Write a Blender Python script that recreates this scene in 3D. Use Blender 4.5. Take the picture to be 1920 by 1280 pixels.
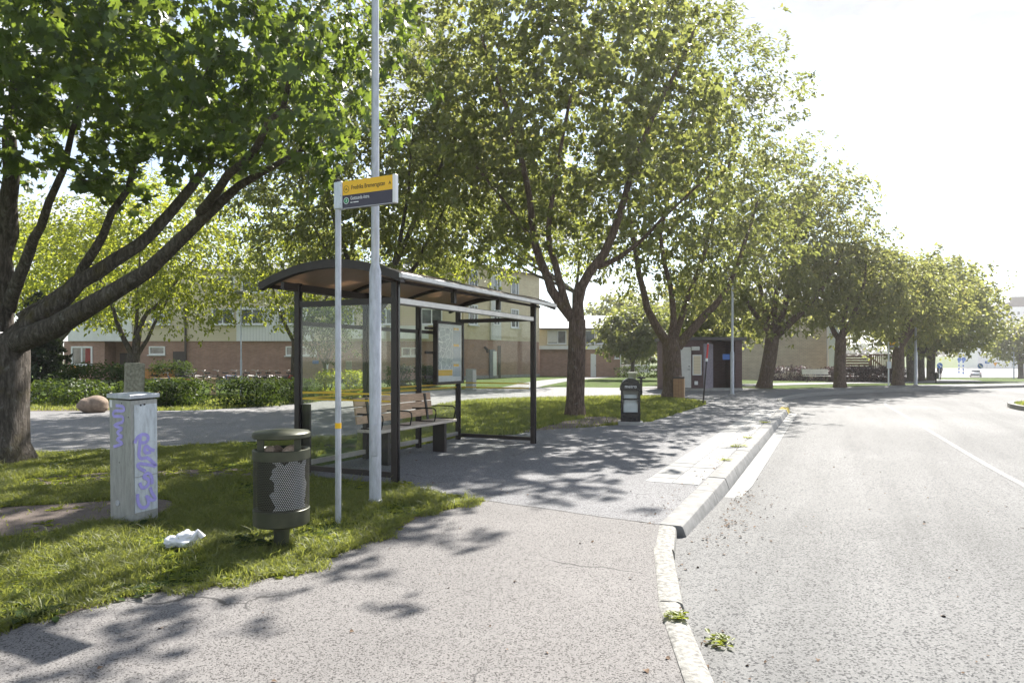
import bpy, bmesh, math, random
import numpy as np
from mathutils import Vector, Matrix
R = math.radians
sc = bpy.context.scene
for o in list(bpy.data.objects): bpy.data.objects.remove(o)
C = sc.collection

# ---------------------------------------------------------------- camera, sky, sun, exposure
FP, EYE = 1260.0, 1.6
cam_d = bpy.data.cameras.new('camera'); cam = bpy.data.objects.new('camera', cam_d); C.objects.link(cam)
cam.location = (0, 0, EYE); cam.rotation_euler = (R(90), 0, 0)
cam_d.sensor_width = 36; cam_d.lens = 36 * FP / 1920
cam_d.shift_y = 35 / 1920; cam_d.clip_end = 3000; cam_d.clip_start = .05
sc.camera = cam
SUN_AZ, SUN_EL = R(26), R(47)
SUN = Vector((math.sin(SUN_AZ) * math.cos(SUN_EL), math.cos(SUN_AZ) * math.cos(SUN_EL), math.sin(SUN_EL)))
world = bpy.data.worlds.new('World'); sc.world = world; world.use_nodes = True
wn = world.node_tree; wn.nodes.clear()
def wnode(t, **k):
    n = wn.nodes.new(t)
    for a, b in k.items(): setattr(n, a, b)
    return n
wo = wnode('ShaderNodeOutputWorld'); wb = wnode('ShaderNodeBackground')
sky = wnode('ShaderNodeTexSky', sky_type='NISHITA', sun_disc=False)
sky.sun_elevation = SUN_EL; sky.sun_rotation = SUN_AZ; sky.air_density = 1.0; sky.dust_density = .15; sky.ozone_density = 1.0
wtc = wnode('ShaderNodeTexCoord'); wmap = wnode('ShaderNodeMapping'); wmap.inputs['Scale'].default_value = (1, 1, 2.2)
wcn = wnode('ShaderNodeTexNoise'); wcn.inputs['Scale'].default_value = 3.1; wcn.inputs['Detail'].default_value = 9; wcn.inputs['Roughness'].default_value = .58
wcr = wnode('ShaderNodeValToRGB'); wcr.color_ramp.elements[0].position = .47; wcr.color_ramp.elements[1].position = .63
wcm = wnode('ShaderNodeMixRGB'); wc2 = wnode('ShaderNodeTexNoise'); wc2.inputs['Scale'].default_value = 4.5; wc2.inputs['Detail'].default_value = 6
wcs = wnode('ShaderNodeValToRGB'); wcs.color_ramp.elements[0].position = .40; wcs.color_ramp.elements[0].color = (3.7, 3.74, 3.82, 1); wcs.color_ramp.elements[1].position = .57; wcs.color_ramp.elements[1].color = (1.95, 2.02, 2.15, 1)
wn.links.new(wmap.outputs['Vector'], wc2.inputs['Vector']); wn.links.new(wc2.outputs['Fac'], wcs.inputs['Fac']); wn.links.new(wcs.outputs['Color'], wcm.inputs['Color2'])
wn.links.new(wtc.outputs['Generated'], wmap.inputs['Vector']); wn.links.new(wmap.outputs['Vector'], wcn.inputs['Vector'])
wn.links.new(wcn.outputs['Fac'], wcr.inputs['Fac']); wn.links.new(wcr.outputs['Color'], wcm.inputs['Fac'])
whs = wnode('ShaderNodeHueSaturation'); whs.inputs['Saturation'].default_value = .72; whs.inputs['Value'].default_value = .60; wn.links.new(sky.outputs['Color'], whs.inputs['Color']); wn.links.new(whs.outputs['Color'], wcm.inputs['Color1']); wn.links.new(wcm.outputs['Color'], wb.inputs['Color'])
wb.inputs['Strength'].default_value = .11
wn.links.new(wb.outputs['Background'], wo.inputs['Surface'])
sun_d = bpy.data.lights.new('sun', 'SUN'); sun_d.energy = 4.0; sun_d.angle = R(.55); sun_d.color = (1, .955, .88)
sun = bpy.data.objects.new('sun', sun_d); C.objects.link(sun)
sun.rotation_euler = SUN.to_track_quat('Z', 'Y').to_euler(); sun.location = (30, 60, 60)
sc.view_settings.view_transform = 'Standard'; sc.view_settings.look = 'None'
sc.view_settings.exposure = 1.85; sc.view_settings.gamma = 1.0
cy = sc.cycles
cy.max_bounces = 8; cy.diffuse_bounces = 5; cy.glossy_bounces = 3; cy.transmission_bounces = 5; cy.transparent_max_bounces = 12
cy.caustics_reflective = False; cy.caustics_refractive = False; cy.sample_clamp_indirect = 10
cy.use_denoising = True

# ---------------------------------------------------------------- helpers
rng = np.random.default_rng(11)
rnd = random.Random(5)
def sstep(x, a, b):
    t = np.clip((np.asarray(x, float) - a) / (b - a), 0, 1); return t * t * (3 - 2 * t)
def hgt(x, y):                                   # the land falls away gently on the far right, then rises to a field
    w = sstep(x, 12, 28)
    y = np.asarray(y, float)
    d = -.021 * np.clip(y - 46, 0, 95) + 5.9 * sstep(y, 300, 430)
    return w * d
def G(px, py, z=0.0):                            # plan position seen at a photo pixel on a level z
    Y = (EYE - z) * FP / (py - 675.0)
    return ((px - 960) / FP * Y, Y)
def P(px, py, Y): return Vector(((px - 960) / FP * Y, Y, EYE + (675 - py) * Y / FP))

def mat(name):
    m = bpy.data.materials.new(name); m.use_nodes = True
    nt = m.node_tree; b = nt.nodes['Principled BSDF']
    return m, nt, b
def nd(nt, t, **k):
    n = nt.nodes.new(t)
    for a, v in k.items():
        if a in ('op',): n.operation = v
        elif hasattr(n, a): setattr(n, a, v)
    return n
def coords(nt, kind='Object', scale=(1, 1, 1), rot=(0, 0, 0)):
    tc = nd(nt, 'ShaderNodeTexCoord'); mp = nd(nt, 'ShaderNodeMapping')
    mp.inputs['Scale'].default_value = scale; mp.inputs['Rotation'].default_value = rot
    nt.links.new(tc.outputs[kind], mp.inputs['Vector']); return mp.outputs['Vector']
def noise(nt, vec, scale, detail=4, rough=.55, dist=0):
    n = nd(nt, 'ShaderNodeTexNoise'); n.inputs['Scale'].default_value = scale; n.inputs['Detail'].default_value = detail
    n.inputs['Roughness'].default_value = rough; n.inputs['Distortion'].default_value = dist
    nt.links.new(vec, n.inputs['Vector']); return n.outputs['Fac']
def ramp(nt, fac, stops):
    r = nd(nt, 'ShaderNodeValToRGB'); e = r.color_ramp.elements
    while len(e) < len(stops): e.new(.5)
    for i, (p, c) in enumerate(stops):
        e[i].position = p; e[i].color = (c, c, c, 1) if isinstance(c, (int, float)) else (*c[:3], 1)
    nt.links.new(fac, r.inputs['Fac']); return r.outputs['Color']
def mix(nt, fac, a, b, mode='MIX'):
    m = nd(nt, 'ShaderNodeMixRGB', blend_type=mode)
    for i, v in zip(('Fac', 'Color1', 'Color2'), (fac, a, b)):
        if isinstance(v, (int, float)): m.inputs[i].default_value = v if i == 'Fac' else (v, v, v, 1)
        elif isinstance(v, tuple): m.inputs[i].default_value = (*v[:3], 1)
        else: nt.links.new(v, m.inputs[i])
    return m.outputs['Color']
def math_(nt, op, a, b=0.0):
    m = nd(nt, 'ShaderNodeMath'); m.operation = op
    for i, v in enumerate((a, b)):
        if isinstance(v, (int, float)): m.inputs[i].default_value = v
        else: nt.links.new(v, m.inputs[i])
    return m.outputs[0]
def bump(nt, b, h, strength, dist=.01):
    n = nd(nt, 'ShaderNodeBump'); n.inputs['Strength'].default_value = strength; n.inputs['Distance'].default_value = dist
    nt.links.new(h, n.inputs['Height']); nt.links.new(n.outputs['Normal'], b.inputs['Normal'])
def simple(name, col, rough=.6, metal=0.0, var=.18, scale=6.0, bmp=0.0, bscale=40.0, spec=.5, stretch=(1, 1, 1)):
    m, nt, b = mat(name); v = coords(nt, scale=stretch)
    f = noise(nt, v, scale, 5)
    lo = tuple(c * (1 - var) for c in col); hi = tuple(min(1, c * (1 + var)) for c in col)
    nt.links.new(ramp(nt, f, [(.3, lo), (.7, hi)]), b.inputs['Base Color'])
    b.inputs['Roughness'].default_value = rough; b.inputs['Metallic'].default_value = metal; b.inputs['Specular IOR Level'].default_value = spec
    if bmp: bump(nt, b, noise(nt, v, bscale, 4), bmp)
    return m
M = {}
def asphalt(name, base, dark, light, tint_scale=.5, speck=85, crack=False, wear=None, tracks=None):
    m, nt, b = mat(name); v = coords(nt)
    big = noise(nt, v, tint_scale, 6, .6)
    col = ramp(nt, big, [(.3, tuple(c * .86 for c in base)), (.7, tuple(c * 1.12 for c in base))])
    vo = nd(nt, 'ShaderNodeTexVoronoi'); vo.inputs['Scale'].default_value = speck; nt.links.new(v, vo.inputs['Vector'])
    sep = nd(nt, 'ShaderNodeSeparateColor'); nt.links.new(vo.outputs['Color'], sep.inputs[0])
    st = ramp(nt, sep.outputs[0], [(0, dark), (.16, dark), (.26, (.5, .5, .5)), (.8, (.52, .52, .52)), (1, light)])
    col = mix(nt, .85, col, st, 'OVERLAY')
    fine = noise(nt, v, speck * 1.9, 2)
    col = mix(nt, .55, col, ramp(nt, fine, [(.36, .22), (.6, .62)]), 'OVERLAY')
    if wear: col = mix(nt, ramp(nt, noise(nt, v, wear[0], 3, .5, .4), [(.45, 0.0), (.7, wear[1])]), col, wear[2])
    if tracks:
        mp2 = nd(nt, 'ShaderNodeMapping'); mp2.inputs['Scale'].default_value = (.10, 1.0, 1); nt.links.new(coords(nt, rot=(0, 0, -tracks)), mp2.inputs['Vector']); tv = mp2.outputs['Vector']
        col = mix(nt, .55, col, ramp(nt, noise(nt, tv, 1.1, 5, .6, .3), [(.32, .28), (.5, .5), (.7, .68)]), 'OVERLAY')
        col = mix(nt, ramp(nt, noise(nt, v, 1.7, 5, .65), [(.66, 0.0), (.74, .45)]), col, (.09, .088, .086))
    h = fine
    if crack:
        dv = nd(nt, 'ShaderNodeMixRGB'); nz = nd(nt, 'ShaderNodeTexNoise'); nz.inputs['Scale'].default_value = 2.2; nz.inputs['Detail'].default_value = 6
        nt.links.new(v, nz.inputs['Vector']); nt.links.new(v, dv.inputs['Color1']); nt.links.new(nz.outputs['Color'], dv.inputs['Color2']); dv.inputs['Fac'].default_value = .3
        vc = nd(nt, 'ShaderNodeTexVoronoi', feature='DISTANCE_TO_EDGE'); vc.inputs['Scale'].default_value = .75; nt.links.new(dv.outputs[0], vc.inputs['Vector'])
        gate = ramp(nt, noise(nt, v, .55, 2), [(.53, 0.0), (.6, 1.0)])
        line = ramp(nt, vc.outputs['Distance'], [(0.0, 1.0), (.0025, 1.0), (.006, 0.0)])
        col = mix(nt, mix(nt, 1.0, line, gate, 'MULTIPLY'), col, (.03, .028, .028))
    nt.links.new(col, b.inputs['Base Color']); b.inputs['Roughness'].default_value = .8; b.inputs['Specular IOR Level'].default_value = .35
    bump(nt, b, mix(nt, .5, h, sep.outputs[0]), .55, .012)
    return m
M['road'] = asphalt('road_asphalt', (.145, .144, .142), (.05, .05, .06), (.72, .72, .72), .25, 88, wear=(.12, .35, (.205, .204, .2)), tracks=R(64.7))
M['pave'] = asphalt('pavement_asphalt', (.178, .169, .164), (.07, .06, .06), (.68, .67, .66), .6, 135, crack=True)
M['plat'] = asphalt('platform_asphalt', (.175, .174, .18), (.1, .1, .1), (.75, .75, .75), .7, 100, crack=True)
M['path'] = asphalt('path_asphalt', (.22, .215, .215), (.15, .15, .15), (.72, .72, .72), .4, 90)

class MB:
    def __init__(s): s.v = []; s.f = []; s.mi = []; s.cur = 0
    def add(s, vs, fs):
        n = len(s.v); s.v += [tuple(v) for v in vs]; s.f += [tuple(i + n for i in f) for f in fs]; s.mi += [s.cur] * len(fs); return s
    def box(s, c, d, rz=0, bev=0.0, rx=0, ry=0):
        x, y, z = d[0] / 2, d[1] / 2, d[2] / 2
        m = Matrix.Translation(c) @ Matrix.Rotation(rz, 4, 'Z') @ Matrix.Rotation(ry, 4, 'Y') @ Matrix.Rotation(rx, 4, 'X')
        if not bev:
            vs = [(-x, -y, -z), (x, -y, -z), (x, y, -z), (-x, y, -z), (-x, -y, z), (x, -y, z), (x, y, z), (-x, y, z)]
            fs = [(3, 2, 1, 0), (4, 5, 6, 7), (0, 1, 5, 4), (1, 2, 6, 5), (2, 3, 7, 6), (3, 0, 4, 7)]
        else:
            bm = bmesh.new(); bmesh.ops.create_cube(bm, size=1)
            bmesh.ops.scale(bm, verts=bm.verts, vec=d)
            bmesh.ops.bevel(bm, geom=list(bm.edges), offset=bev, segments=1, affect='EDGES')
            vs = [v.co[:] for v in bm.verts]; bm.verts.index_update(); fs = [[v.index for v in f.verts] for f in bm.faces]; bm.free()
        return s.add([m @ Vector(v) for v in vs], fs)
    def tube(s, pts, rad, n=8, cap=True):
        pts = [Vector(p) for p in pts]
        if not hasattr(rad, '__len__'): rad = [rad] * len(pts)
        vs, fs = [], []; ref = None
        for i, p in enumerate(pts):
            t = (pts[min(i + 1, len(pts) - 1)] - pts[max(i - 1, 0)])
            t = t.normalized() if t.length > 1e-9 else Vector((0, 0, 1))
            if ref is None: ref = Vector((1, 0, 0)) if abs(t.x) < .8 else Vector((0, 1, 0))
            a = (ref - t * ref.dot(t)).normalized(); ref = a; b = t.cross(a)
            for k in range(n):
                q = 2 * math.pi * k / n
                vs.append(p + (a * math.cos(q) + b * math.sin(q)) * rad[i])
        for i in range(len(pts) - 1):
            for k in range(n):
                fs.append((i * n + k, i * n + (k + 1) % n, (i + 1) * n + (k + 1) % n, (i + 1) * n + k))
        if cap: fs += [tuple(range(n - 1, -1, -1)), tuple(range((len(pts) - 1) * n, len(pts) * n))]
        return s.add(vs, fs)
    def lathe(s, prof, n=24, c=(0, 0, 0), sq=(1, 1)):
        vs = [(c[0] + r * math.cos(2 * math.pi * k / n) * sq[0], c[1] + r * math.sin(2 * math.pi * k / n) * sq[1], c[2] + z) for r, z in prof for k in range(n)]
        fs = [(i * n + k, i * n + (k + 1) % n, (i + 1) * n + (k + 1) % n, (i + 1) * n + k) for i in range(len(prof) - 1) for k in range(n)]
        if prof[0][0] > 1e-6: fs.append(tuple(range(n - 1, -1, -1)))
        if prof[-1][0] > 1e-6: fs.append(tuple(range((len(prof) - 1) * n, len(prof) * n)))
        return s.add(vs, fs)
    def prism(s, pts, a, b, axis='z'):           # closed outline swept from a to b along an axis
        n = len(pts)
        mk = {'z': lambda p, q: (p[0], p[1], q), 'y': lambda p, q: (p[0], q, p[1]), 'x': lambda p, q: (q, p[0], p[1])}[axis]
        vs = [mk(p, a) for p in pts] + [mk(p, b) for p in pts]
        fs = [tuple(range(n - 1, -1, -1)), tuple(range(n, 2 * n))] + [(i, (i + 1) % n, n + (i + 1) % n, n + i) for i in range(n)]
        return s.add(vs, fs)
    def ribbon(s, pts, w, nrm, off=.0):          # a flat stroke of width w lying on a plane
        pts = [Vector(p) for p in pts]; nrm = Vector(nrm); vs, fs = [], []
        for i, p in enumerate(pts):
            t = (pts[min(i + 1, len(pts) - 1)] - pts[max(i - 1, 0)]).normalized(); sd = nrm.cross(t).normalized() * w / 2
            vs += [p - sd + nrm * off, p + sd + nrm * off]
        fs = [(2 * i, 2 * i + 1, 2 * i + 3, 2 * i + 2) for i in range(len(pts) - 1)]
        return s.add(vs, fs)
    def mesh(s, name, mats, smooth=False, autos=None):
        me = bpy.data.meshes.new(name); me.from_pydata([tuple(v) for v in s.v], [], s.f)
        for m in (mats if isinstance(mats, (list, tuple)) else [mats]): me.materials.append(m)
        if max(s.mi or [0]): me.polygons.foreach_set('material_index', s.mi)
        bm = bmesh.new(); bm.from_mesh(me); bmesh.ops.recalc_face_normals(bm, faces=bm.faces); bm.to_mesh(me); bm.free()
        if smooth:
            me.polygons.foreach_set('use_smooth', [True] * len(me.polygons))
            try: me.set_sharp_from_angle(angle=R(autos or 40))
            except Exception: pass
        me.update(); return me
    def obj(s, name, mats, parent=None, smooth=False, autos=None):
        return link(name, s.mesh(name, mats, smooth, autos), parent)
def link(name, me, parent=None):
    o = bpy.data.objects.new(name, me); C.objects.link(o)
    if parent is not None: o.parent = parent
    return o
def tag(o, label=None, cat=None, group=None, kind=None):
    for k, v in (('label', label), ('category', cat), ('group', group), ('kind', kind)):
        if v: o[k] = v
    return o
def thing(name, label, cat, loc=(0, 0, 0), rz=0, group=None):
    o = bpy.data.objects.new(name, None); C.objects.link(o); o.empty_display_size = .2
    o.location = loc; o.rotation_euler = (0, 0, rz); return tag(o, label, cat, group)
def kids(o): return [c for c in bpy.data.objects if c.parent == o]
def dup(o, parent=None, kmap=None):
    c = o.copy(); C.objects.link(c); c.parent = parent
    for ch in kids(o): dup(ch, c)
    return c
def text(body, size, m, parent, loc, rot, name='lettering', align='LEFT', ext=.0008, sx=1.0):
    cu = bpy.data.curves.new(name, 'FONT'); cu.body = body; cu.size = size; cu.extrude = ext; cu.align_x = align; cu.align_y = 'CENTER'; cu.resolution_u = 4
    o = bpy.data.objects.new(name, cu); C.objects.link(o); bpy.context.view_layer.update()
    me = bpy.data.meshes.new_from_object(o.evaluated_get(bpy.context.evaluated_depsgraph_get())); bpy.data.objects.remove(o); me.materials.clear(); me.materials.append(m)
    o = link(name, me, parent); o.location = loc; o.rotation_euler = rot; o.scale = (sx, 1, 1); return o
def fast_mesh(name, v, faces, mats, mi=None):     # faces: int array (n,3) or (n,4)
    me = bpy.data.meshes.new(name); k = faces.shape[1]; n = len(faces)
    me.vertices.add(len(v)); me.vertices.foreach_set('co', np.ascontiguousarray(v, dtype=np.float32).ravel())
    me.loops.add(n * k); me.loops.foreach_set('vertex_index', np.ascontiguousarray(faces, dtype=np.int32).ravel())
    me.polygons.add(n); me.polygons.foreach_set('loop_start', np.arange(0, n * k, k, dtype=np.int32))
    try: me.polygons.foreach_set('loop_total', np.full(n, k, dtype=np.int32))
    except Exception: pass
    for m in (mats if isinstance(mats, (list, tuple)) else [mats]): me.materials.append(m)
    if mi is not None: me.polygons.foreach_set('material_index', np.asarray(mi, dtype=np.int32))
    me.update(calc_edges=True); return me
def inpoly(x, y, poly):
    x = np.asarray(x); y = np.asarray(y); ins = np.zeros(x.shape, bool); n = len(poly)
    for i in range(n):
        x1, y1 = poly[i]; x2, y2 = poly[(i + 1) % n]
        c = ((y1 > y) != (y2 > y)); ins ^= c & (x < (x2 - x1) * (y - y1) / ((y2 - y1) or 1e-12) + x1)
    return ins
def smooth_line(pts, step=.35, jit=0.0, seed=1):
    r = random.Random(seed); pts = [Vector((p[0], p[1], 0)) for p in pts]; out = []
    for i in range(len(pts) - 1):
        p0, p1, p2, p3 = pts[max(i - 1, 0)], pts[i], pts[i + 1], pts[min(i + 2, len(pts) - 1)]
        n = max(2, int((p2 - p1).length / step))
        for k in range(n):
            t = k / n
            q = .5 * ((2 * p1) + (p2 - p0) * t + (2 * p0 - 5 * p1 + 4 * p2 - p3) * t * t + (3 * p1 - p0 - 3 * p2 + p3) * t ** 3)
            out.append((q.x + r.uniform(-jit, jit), q.y + r.uniform(-jit, jit)))
    out.append((pts[-1].x, pts[-1].y)); return out
def sheet(name, poly, z, m, terrain=False):
    from mathutils.geometry import tessellate_polygon
    tri = tessellate_polygon([[Vector((x, y, 0)) for x, y in poly]])
    vs = [(x, y, z + (float(hgt(x, y)) if terrain else 0)) for x, y in poly]
    b = MB(); b.add(vs, tri); o = b.obj(name, m)
    return tag(o, kind='structure')
# ---------------------------------------------------------------- the setting: ground, road, pavements, paths
def ground_mat():
    m, nt, b = mat('lawn_ground'); v = coords(nt)
    g = ramp(nt, noise(nt, v, 9, 6, .7), [(.3, (.028, .05, .010)), (.5, (.07, .11, .022)), (.75, (.13, .17, .04))])
    g = mix(nt, .5, g, ramp(nt, noise(nt, v, 60, 3), [(.35, .25), (.65, .7)]), 'OVERLAY')
    s = ramp(nt, noise(nt, v, 22, 5), [(.3, (.05, .04, .03)), (.7, (.12, .095, .075))])
    f = ramp(nt, noise(nt, v, .9, 6, .62), [(.52, 0.0), (.64, .8)])
    nt.links.new(mix(nt, f, g, s), b.inputs['Base Color']); b.inputs['Roughness'].default_value = .95; b.inputs['Specular IOR Level'].default_value = .1
    bump(nt, b, noise(nt, v, 45, 4, .7), .8, .04); return m
M['lawn'] = ground_mat()
m, nt, b = mat('dirt'); v = coords(nt)
d = ramp(nt, noise(nt, v, 5, 7, .7), [(.3, (.085, .066, .055)), (.7, (.17, .135, .115))])
d = mix(nt, .6, d, ramp(nt, noise(nt, v, 110, 2), [(.35, .2), (.65, .75)]), 'OVERLAY')
nt.links.new(d, b.inputs['Base Color']); b.inputs['Roughness'].default_value = .95; bump(nt, b, noise(nt, v, 60, 4), .7, .02)
M['dirt'] = m
M['kerb_concrete'] = simple('kerb_concrete', (.215, .212, .205), .9, var=.24, scale=7, bmp=.3, bscale=120)
M['kerb_granite'] = simple('kerb_granite', (.235, .228, .21), .9, var=.5, scale=30, bmp=.7, bscale=60)
M['gutter'] = simple('gutter_concrete', (.235, .235, .228), .85, var=.08, scale=3, bmp=.2, bscale=120)
M['slab_white'] = simple('white_slab', (.275, .272, .264), .85, var=.07, scale=4, bmp=.25, bscale=90)
M['slab_white2'] = simple('white_slab_worn', (.235, .232, .224), .85, var=.10, scale=5, bmp=.25, bscale=90)
M['slab_grey'] = simple('grey_slab', (.2, .2, .195), .85, var=.12, scale=6, bmp=.5, bscale=60)
M['yellow_paint'] = simple('yellow_paint', (.62, .47, .09), .8, var=.2, scale=8)
M['white_paint'] = simple('worn_road_paint', (.195, .194, .19), .8, var=.3, scale=9)

U = Vector((.428, .904, 0)).normalized(); VB = Vector((-U.y, U.x, 0)); RZ = math.atan2(U.y, U.x)
KN = Vector((1.42, 6.5, 0))                                      # near end of the raised platform kerb, inner top edge
def K(t, off=0): p = KN + U * t - VB * off; return (p.x, p.y)    # off > 0 goes towards the road
LK = 18.0
near_kerb = [(.1, -6), (.42, -2), (.62, 1), (.78, 2.6), (.86, 3.39), (1.0, 4.74), (1.2, 5.7), (1.42, 6.5)]
far_kerb = [K(LK), K(LK + 1.6, .04), (10.5, 26.6), (11.9, 29.4), (13.8, 31.9), (16.0, 33.9), (19.3, 36.1), (23.1, 38.4), (26.9, 40.4), (32.7, 43.0), (46, 47.5), (75, 55)]
nk = smooth_line(near_kerb, .3); fk = smooth_line(far_kerb, .45)
edge = nk[:-1] + [K(t) for t in np.arange(0, LK, 1.0)] + fk     # pavement side of every kerb
EA = np.array(edge)
def edge_dist(x, y):                                             # + on the road side
    x = np.asarray(x, float); y = np.asarray(y, float); best = np.full(x.shape, 1e9); sg = np.ones(x.shape)
    for i in range(len(EA) - 1):
        a, b_ = EA[i], EA[i + 1]; d = b_ - a; L = max(d @ d, 1e-9)
        t = np.clip(((x - a[0]) * d[0] + (y - a[1]) * d[1]) / L, 0, 1)
        dx = x - a[0] - t * d[0]; dy = y - a[1] - t * d[1]; ds = np.hypot(dx, dy)
        c = d[0] * dy - d[1] * dx; k = ds < best
        best = np.where(k, ds, best); sg = np.where(k, np.where(c < 0, 1, -1), sg)
    return best * sg
xs = np.concatenate([np.linspace(-900, -45, 14), np.arange(-42, -14, 4.), np.arange(-12, 60, .8), np.arange(62, 130, 4.), np.linspace(140, 1200, 22)])
ys = np.concatenate([np.linspace(-300, -12, 8), np.arange(-10, 60, .8), np.arange(62, 150, 4.), np.arange(155, 460, 15.), np.linspace(480, 2200, 10)])
gx, gy = np.meshgrid(xs, ys); ed = edge_dist(gx, gy)
gz = hgt(gx, gy) - .45 * sstep(ed, -.75, -.35)
gz = np.where((gx > 55) & (ed > -.8), hgt(gx, gy) - .45 * (1 - sstep(gx, 55, 75)), gz)
nx, ny = len(xs), len(ys)
ii = (np.arange(ny - 1)[:, None] * nx + np.arange(nx - 1)[None]).ravel()
gme = fast_mesh('ground', np.stack([gx.ravel(), gy.ravel(), gz.ravel()], 1), np.stack([ii, ii + 1, ii + nx + 1, ii + nx], 1), M['lawn'])
tag(link('ground', gme), kind='structure')
ZR = -.14
road_poly = [(x, y) for x, y in edge] + [(80, 40), (80, -40), (0, -40)]
def zr(x, y):                                                    # the carriageway rises a little towards the low granite kerb
    t = (np.asarray(x) - KN.x) * U.x + (np.asarray(y) - KN.y) * U.y; return ZR + .062 * (1 - sstep(t, -.5, 3.2))
rx_, ry_ = np.arange(-1.2, 82, .5), np.arange(-30, 60, .5); qx, qy = np.meshgrid(rx_, ry_); qe = edge_dist(qx, qy) > .02; nx = len(rx_)
cell = (qe[:-1, :-1] | qe[1:, :-1] | qe[:-1, 1:] | qe[1:, 1:]); ii = np.nonzero(cell.ravel())[0]; ii = ii // (nx - 1) * nx + ii % (nx - 1)
tag(link('road', fast_mesh('road', np.stack([qx.ravel(), qy.ravel(), zr(qx, qy).ravel()], 1), np.stack([ii, ii + 1, ii + nx + 1, ii + nx], 1), M['road'])), kind='structure')
# pavement (pinkish, near) and bus platform (grey)
g_edge = smooth_line([(-.27, 7.6), (-.88, 6.95), (-1.12, 6.3), (-1.42, 5.52), (-1.62, 5.04), (-2.03, 4.78), (-2.54, 4.55), (-3.0, 3.94), (-3.7, 3.0), (-4.6, 1), (-5.2, -4)], .25, .035, 3)
sheet('pavement', [(x + .03, y) for x, y in nk] + g_edge + [(-5.2, -6)], .010, M['pave'])
NP = Vector((-1.52, 8.77, 0))                                    # near front post of the shelter
def S(u, v): p = NP + U * u + VB * v; return (p.x, p.y)
back_edge = [(75, 58), (46, 50.4), (33, 45.9), (26, 43.2), (22.6, 41.6), (18.7, 39.0), (15, 37.0), (12.3, 38.6), (9.0, 38.6), (7.6, 36.2), (6.6, 31.0), (6.7, 28.6)]
front_lawn = smooth_line([(6.7, 28.6), (7.35, 26.6), (7.1, 24.6), (5.5, 21.2), (4.4, 19.0), (3.39, 17.2), (1.9, 16.0), (.6, 15.2), (.1, 14.4)], .35, .05, 4)
sheet('bus_platform', [(x, y) for x, y in [K(t) for t in np.arange(0, LK, 1.0)] + fk] + back_edge[:-1] + front_lawn + [S(4.75, 1.8), S(-.12, 1.8), S(-.16, -.02), (-.27, 7.6)], .010, M['plat'])
cross_lo = smooth_line([(-25, 7.6), (-14, 9.8), (-8.36, 11.5), (-5.1, 13.2), (-3.3, 14.3), (-2.9, 16), (-2.85, 20), (-2.5, 24.6), (-1, 27.5), (2.4, 29.2), (6.3, 30.6), (8.4, 31.6)], .4, .04, 6)
cross_hi = smooth_line([(8.4, 37.6), (6.3, 38.9), (1.4, 39.5), (-2.6, 36.6), (-6.4, 32), (-7.7, 24.9), (-9.6, 21.9), (-11.1, 21.2), (-15.4, 21.2), (-25, 20)], .5, .04, 7)
sheet('footpath', cross_lo + cross_hi, .006, M['path'])
bp_lo = smooth_line([(6.5, 37.5), (12.5, 39.8), (20, 43.9), (30, 48.2), (45, 53), (70, 60)], .8)
bp_hi = smooth_line([(6.3, 39), (11, 42.0), (19, 46.6), (29, 50.9), (45, 56), (70, 64)], .8)
def strip(name, lo, hi, z, m):
    n = min(len(lo), len(hi)); b_ = MB(); vs = []
    for i in range(n): vs += [(*lo[i], z + float(hgt(*lo[i]))), (*hi[i], z + float(hgt(*hi[i])))]
    b_.add(vs, [(2 * i, 2 * i + 2, 2 * i + 3, 2 * i + 1) for i in range(n - 1)]); return tag(b_.obj(name, m), kind='structure')
strip('footpath', bp_lo, bp_hi, .03, M['path'])
strip('footpath', smooth_line([(-.6, 39.4), (2.0, 52), (6.0, 62), (10, 70)], 1), smooth_line([(1.4, 39.2), (4.6, 52), (8.6, 61), (13, 69)], 1), .012, M['path'])
dirt_poly = smooth_line([(-9, 6.6), (-6.4, 6.95), (-4.75, 7.55), (-4.0, 7.75), (-3.62, 7.2), (-3.95, 6.55), (-4.7, 6.05), (-5.6, 5.75), (-7.5, 5.4), (-9, 5.2)], .3, .07, 9)
sheet('dirt_path', dirt_poly, .008, M['dirt'])
dirt2 = smooth_line([(-3.15, 9.6), (-3.8, 9.9), (-5.4, 9.6), (-6.4, 9.1), (-6.3, 8.7), (-5.2, 8.8), (-4.2, 9.2), (-3.3, 9.0), (-3.15, 9.6)], .3, .08, 12)
sheet('dirt_patch', dirt2[:-1], .007, M['dirt'])
dirt3 = smooth_line([(.1, 14.7), (1.1, 16.8), (2.2, 18.9), (2.9, 18.8), (3.2, 17.7), (2.2, 16.4), (1.0, 15.4), (.1, 14.7)], .3, .1, 13)
sheet('dirt_patch', dirt3[:-1], .007, M['dirt'])
far_dirt = smooth_line([(-15.5, 20.9), (-15, 23.5), (-12.9, 23.2), (-11.6, 22.2), (-11.3, 21.1)], .6, .1, 14)
sheet('dirt_patch', far_dirt, .0095, M['dirt'])
# far road on the right, beyond the verge
strip('far_road', smooth_line([(48, 128), (75, 126), (105, 118), (150, 104), (230, 90)], 8), smooth_line([(48, 290), (110, 300), (190, 298), (290, 292), (380, 286)], 15), .05, M['path'])
strip('footpath', smooth_line([(30, 52.5), (38, 62), (44, 80), (48, 128)], 3), smooth_line([(34.5, 52), (44, 63), (50, 80), (54, 128)], 3), .04, M['path'])

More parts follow.
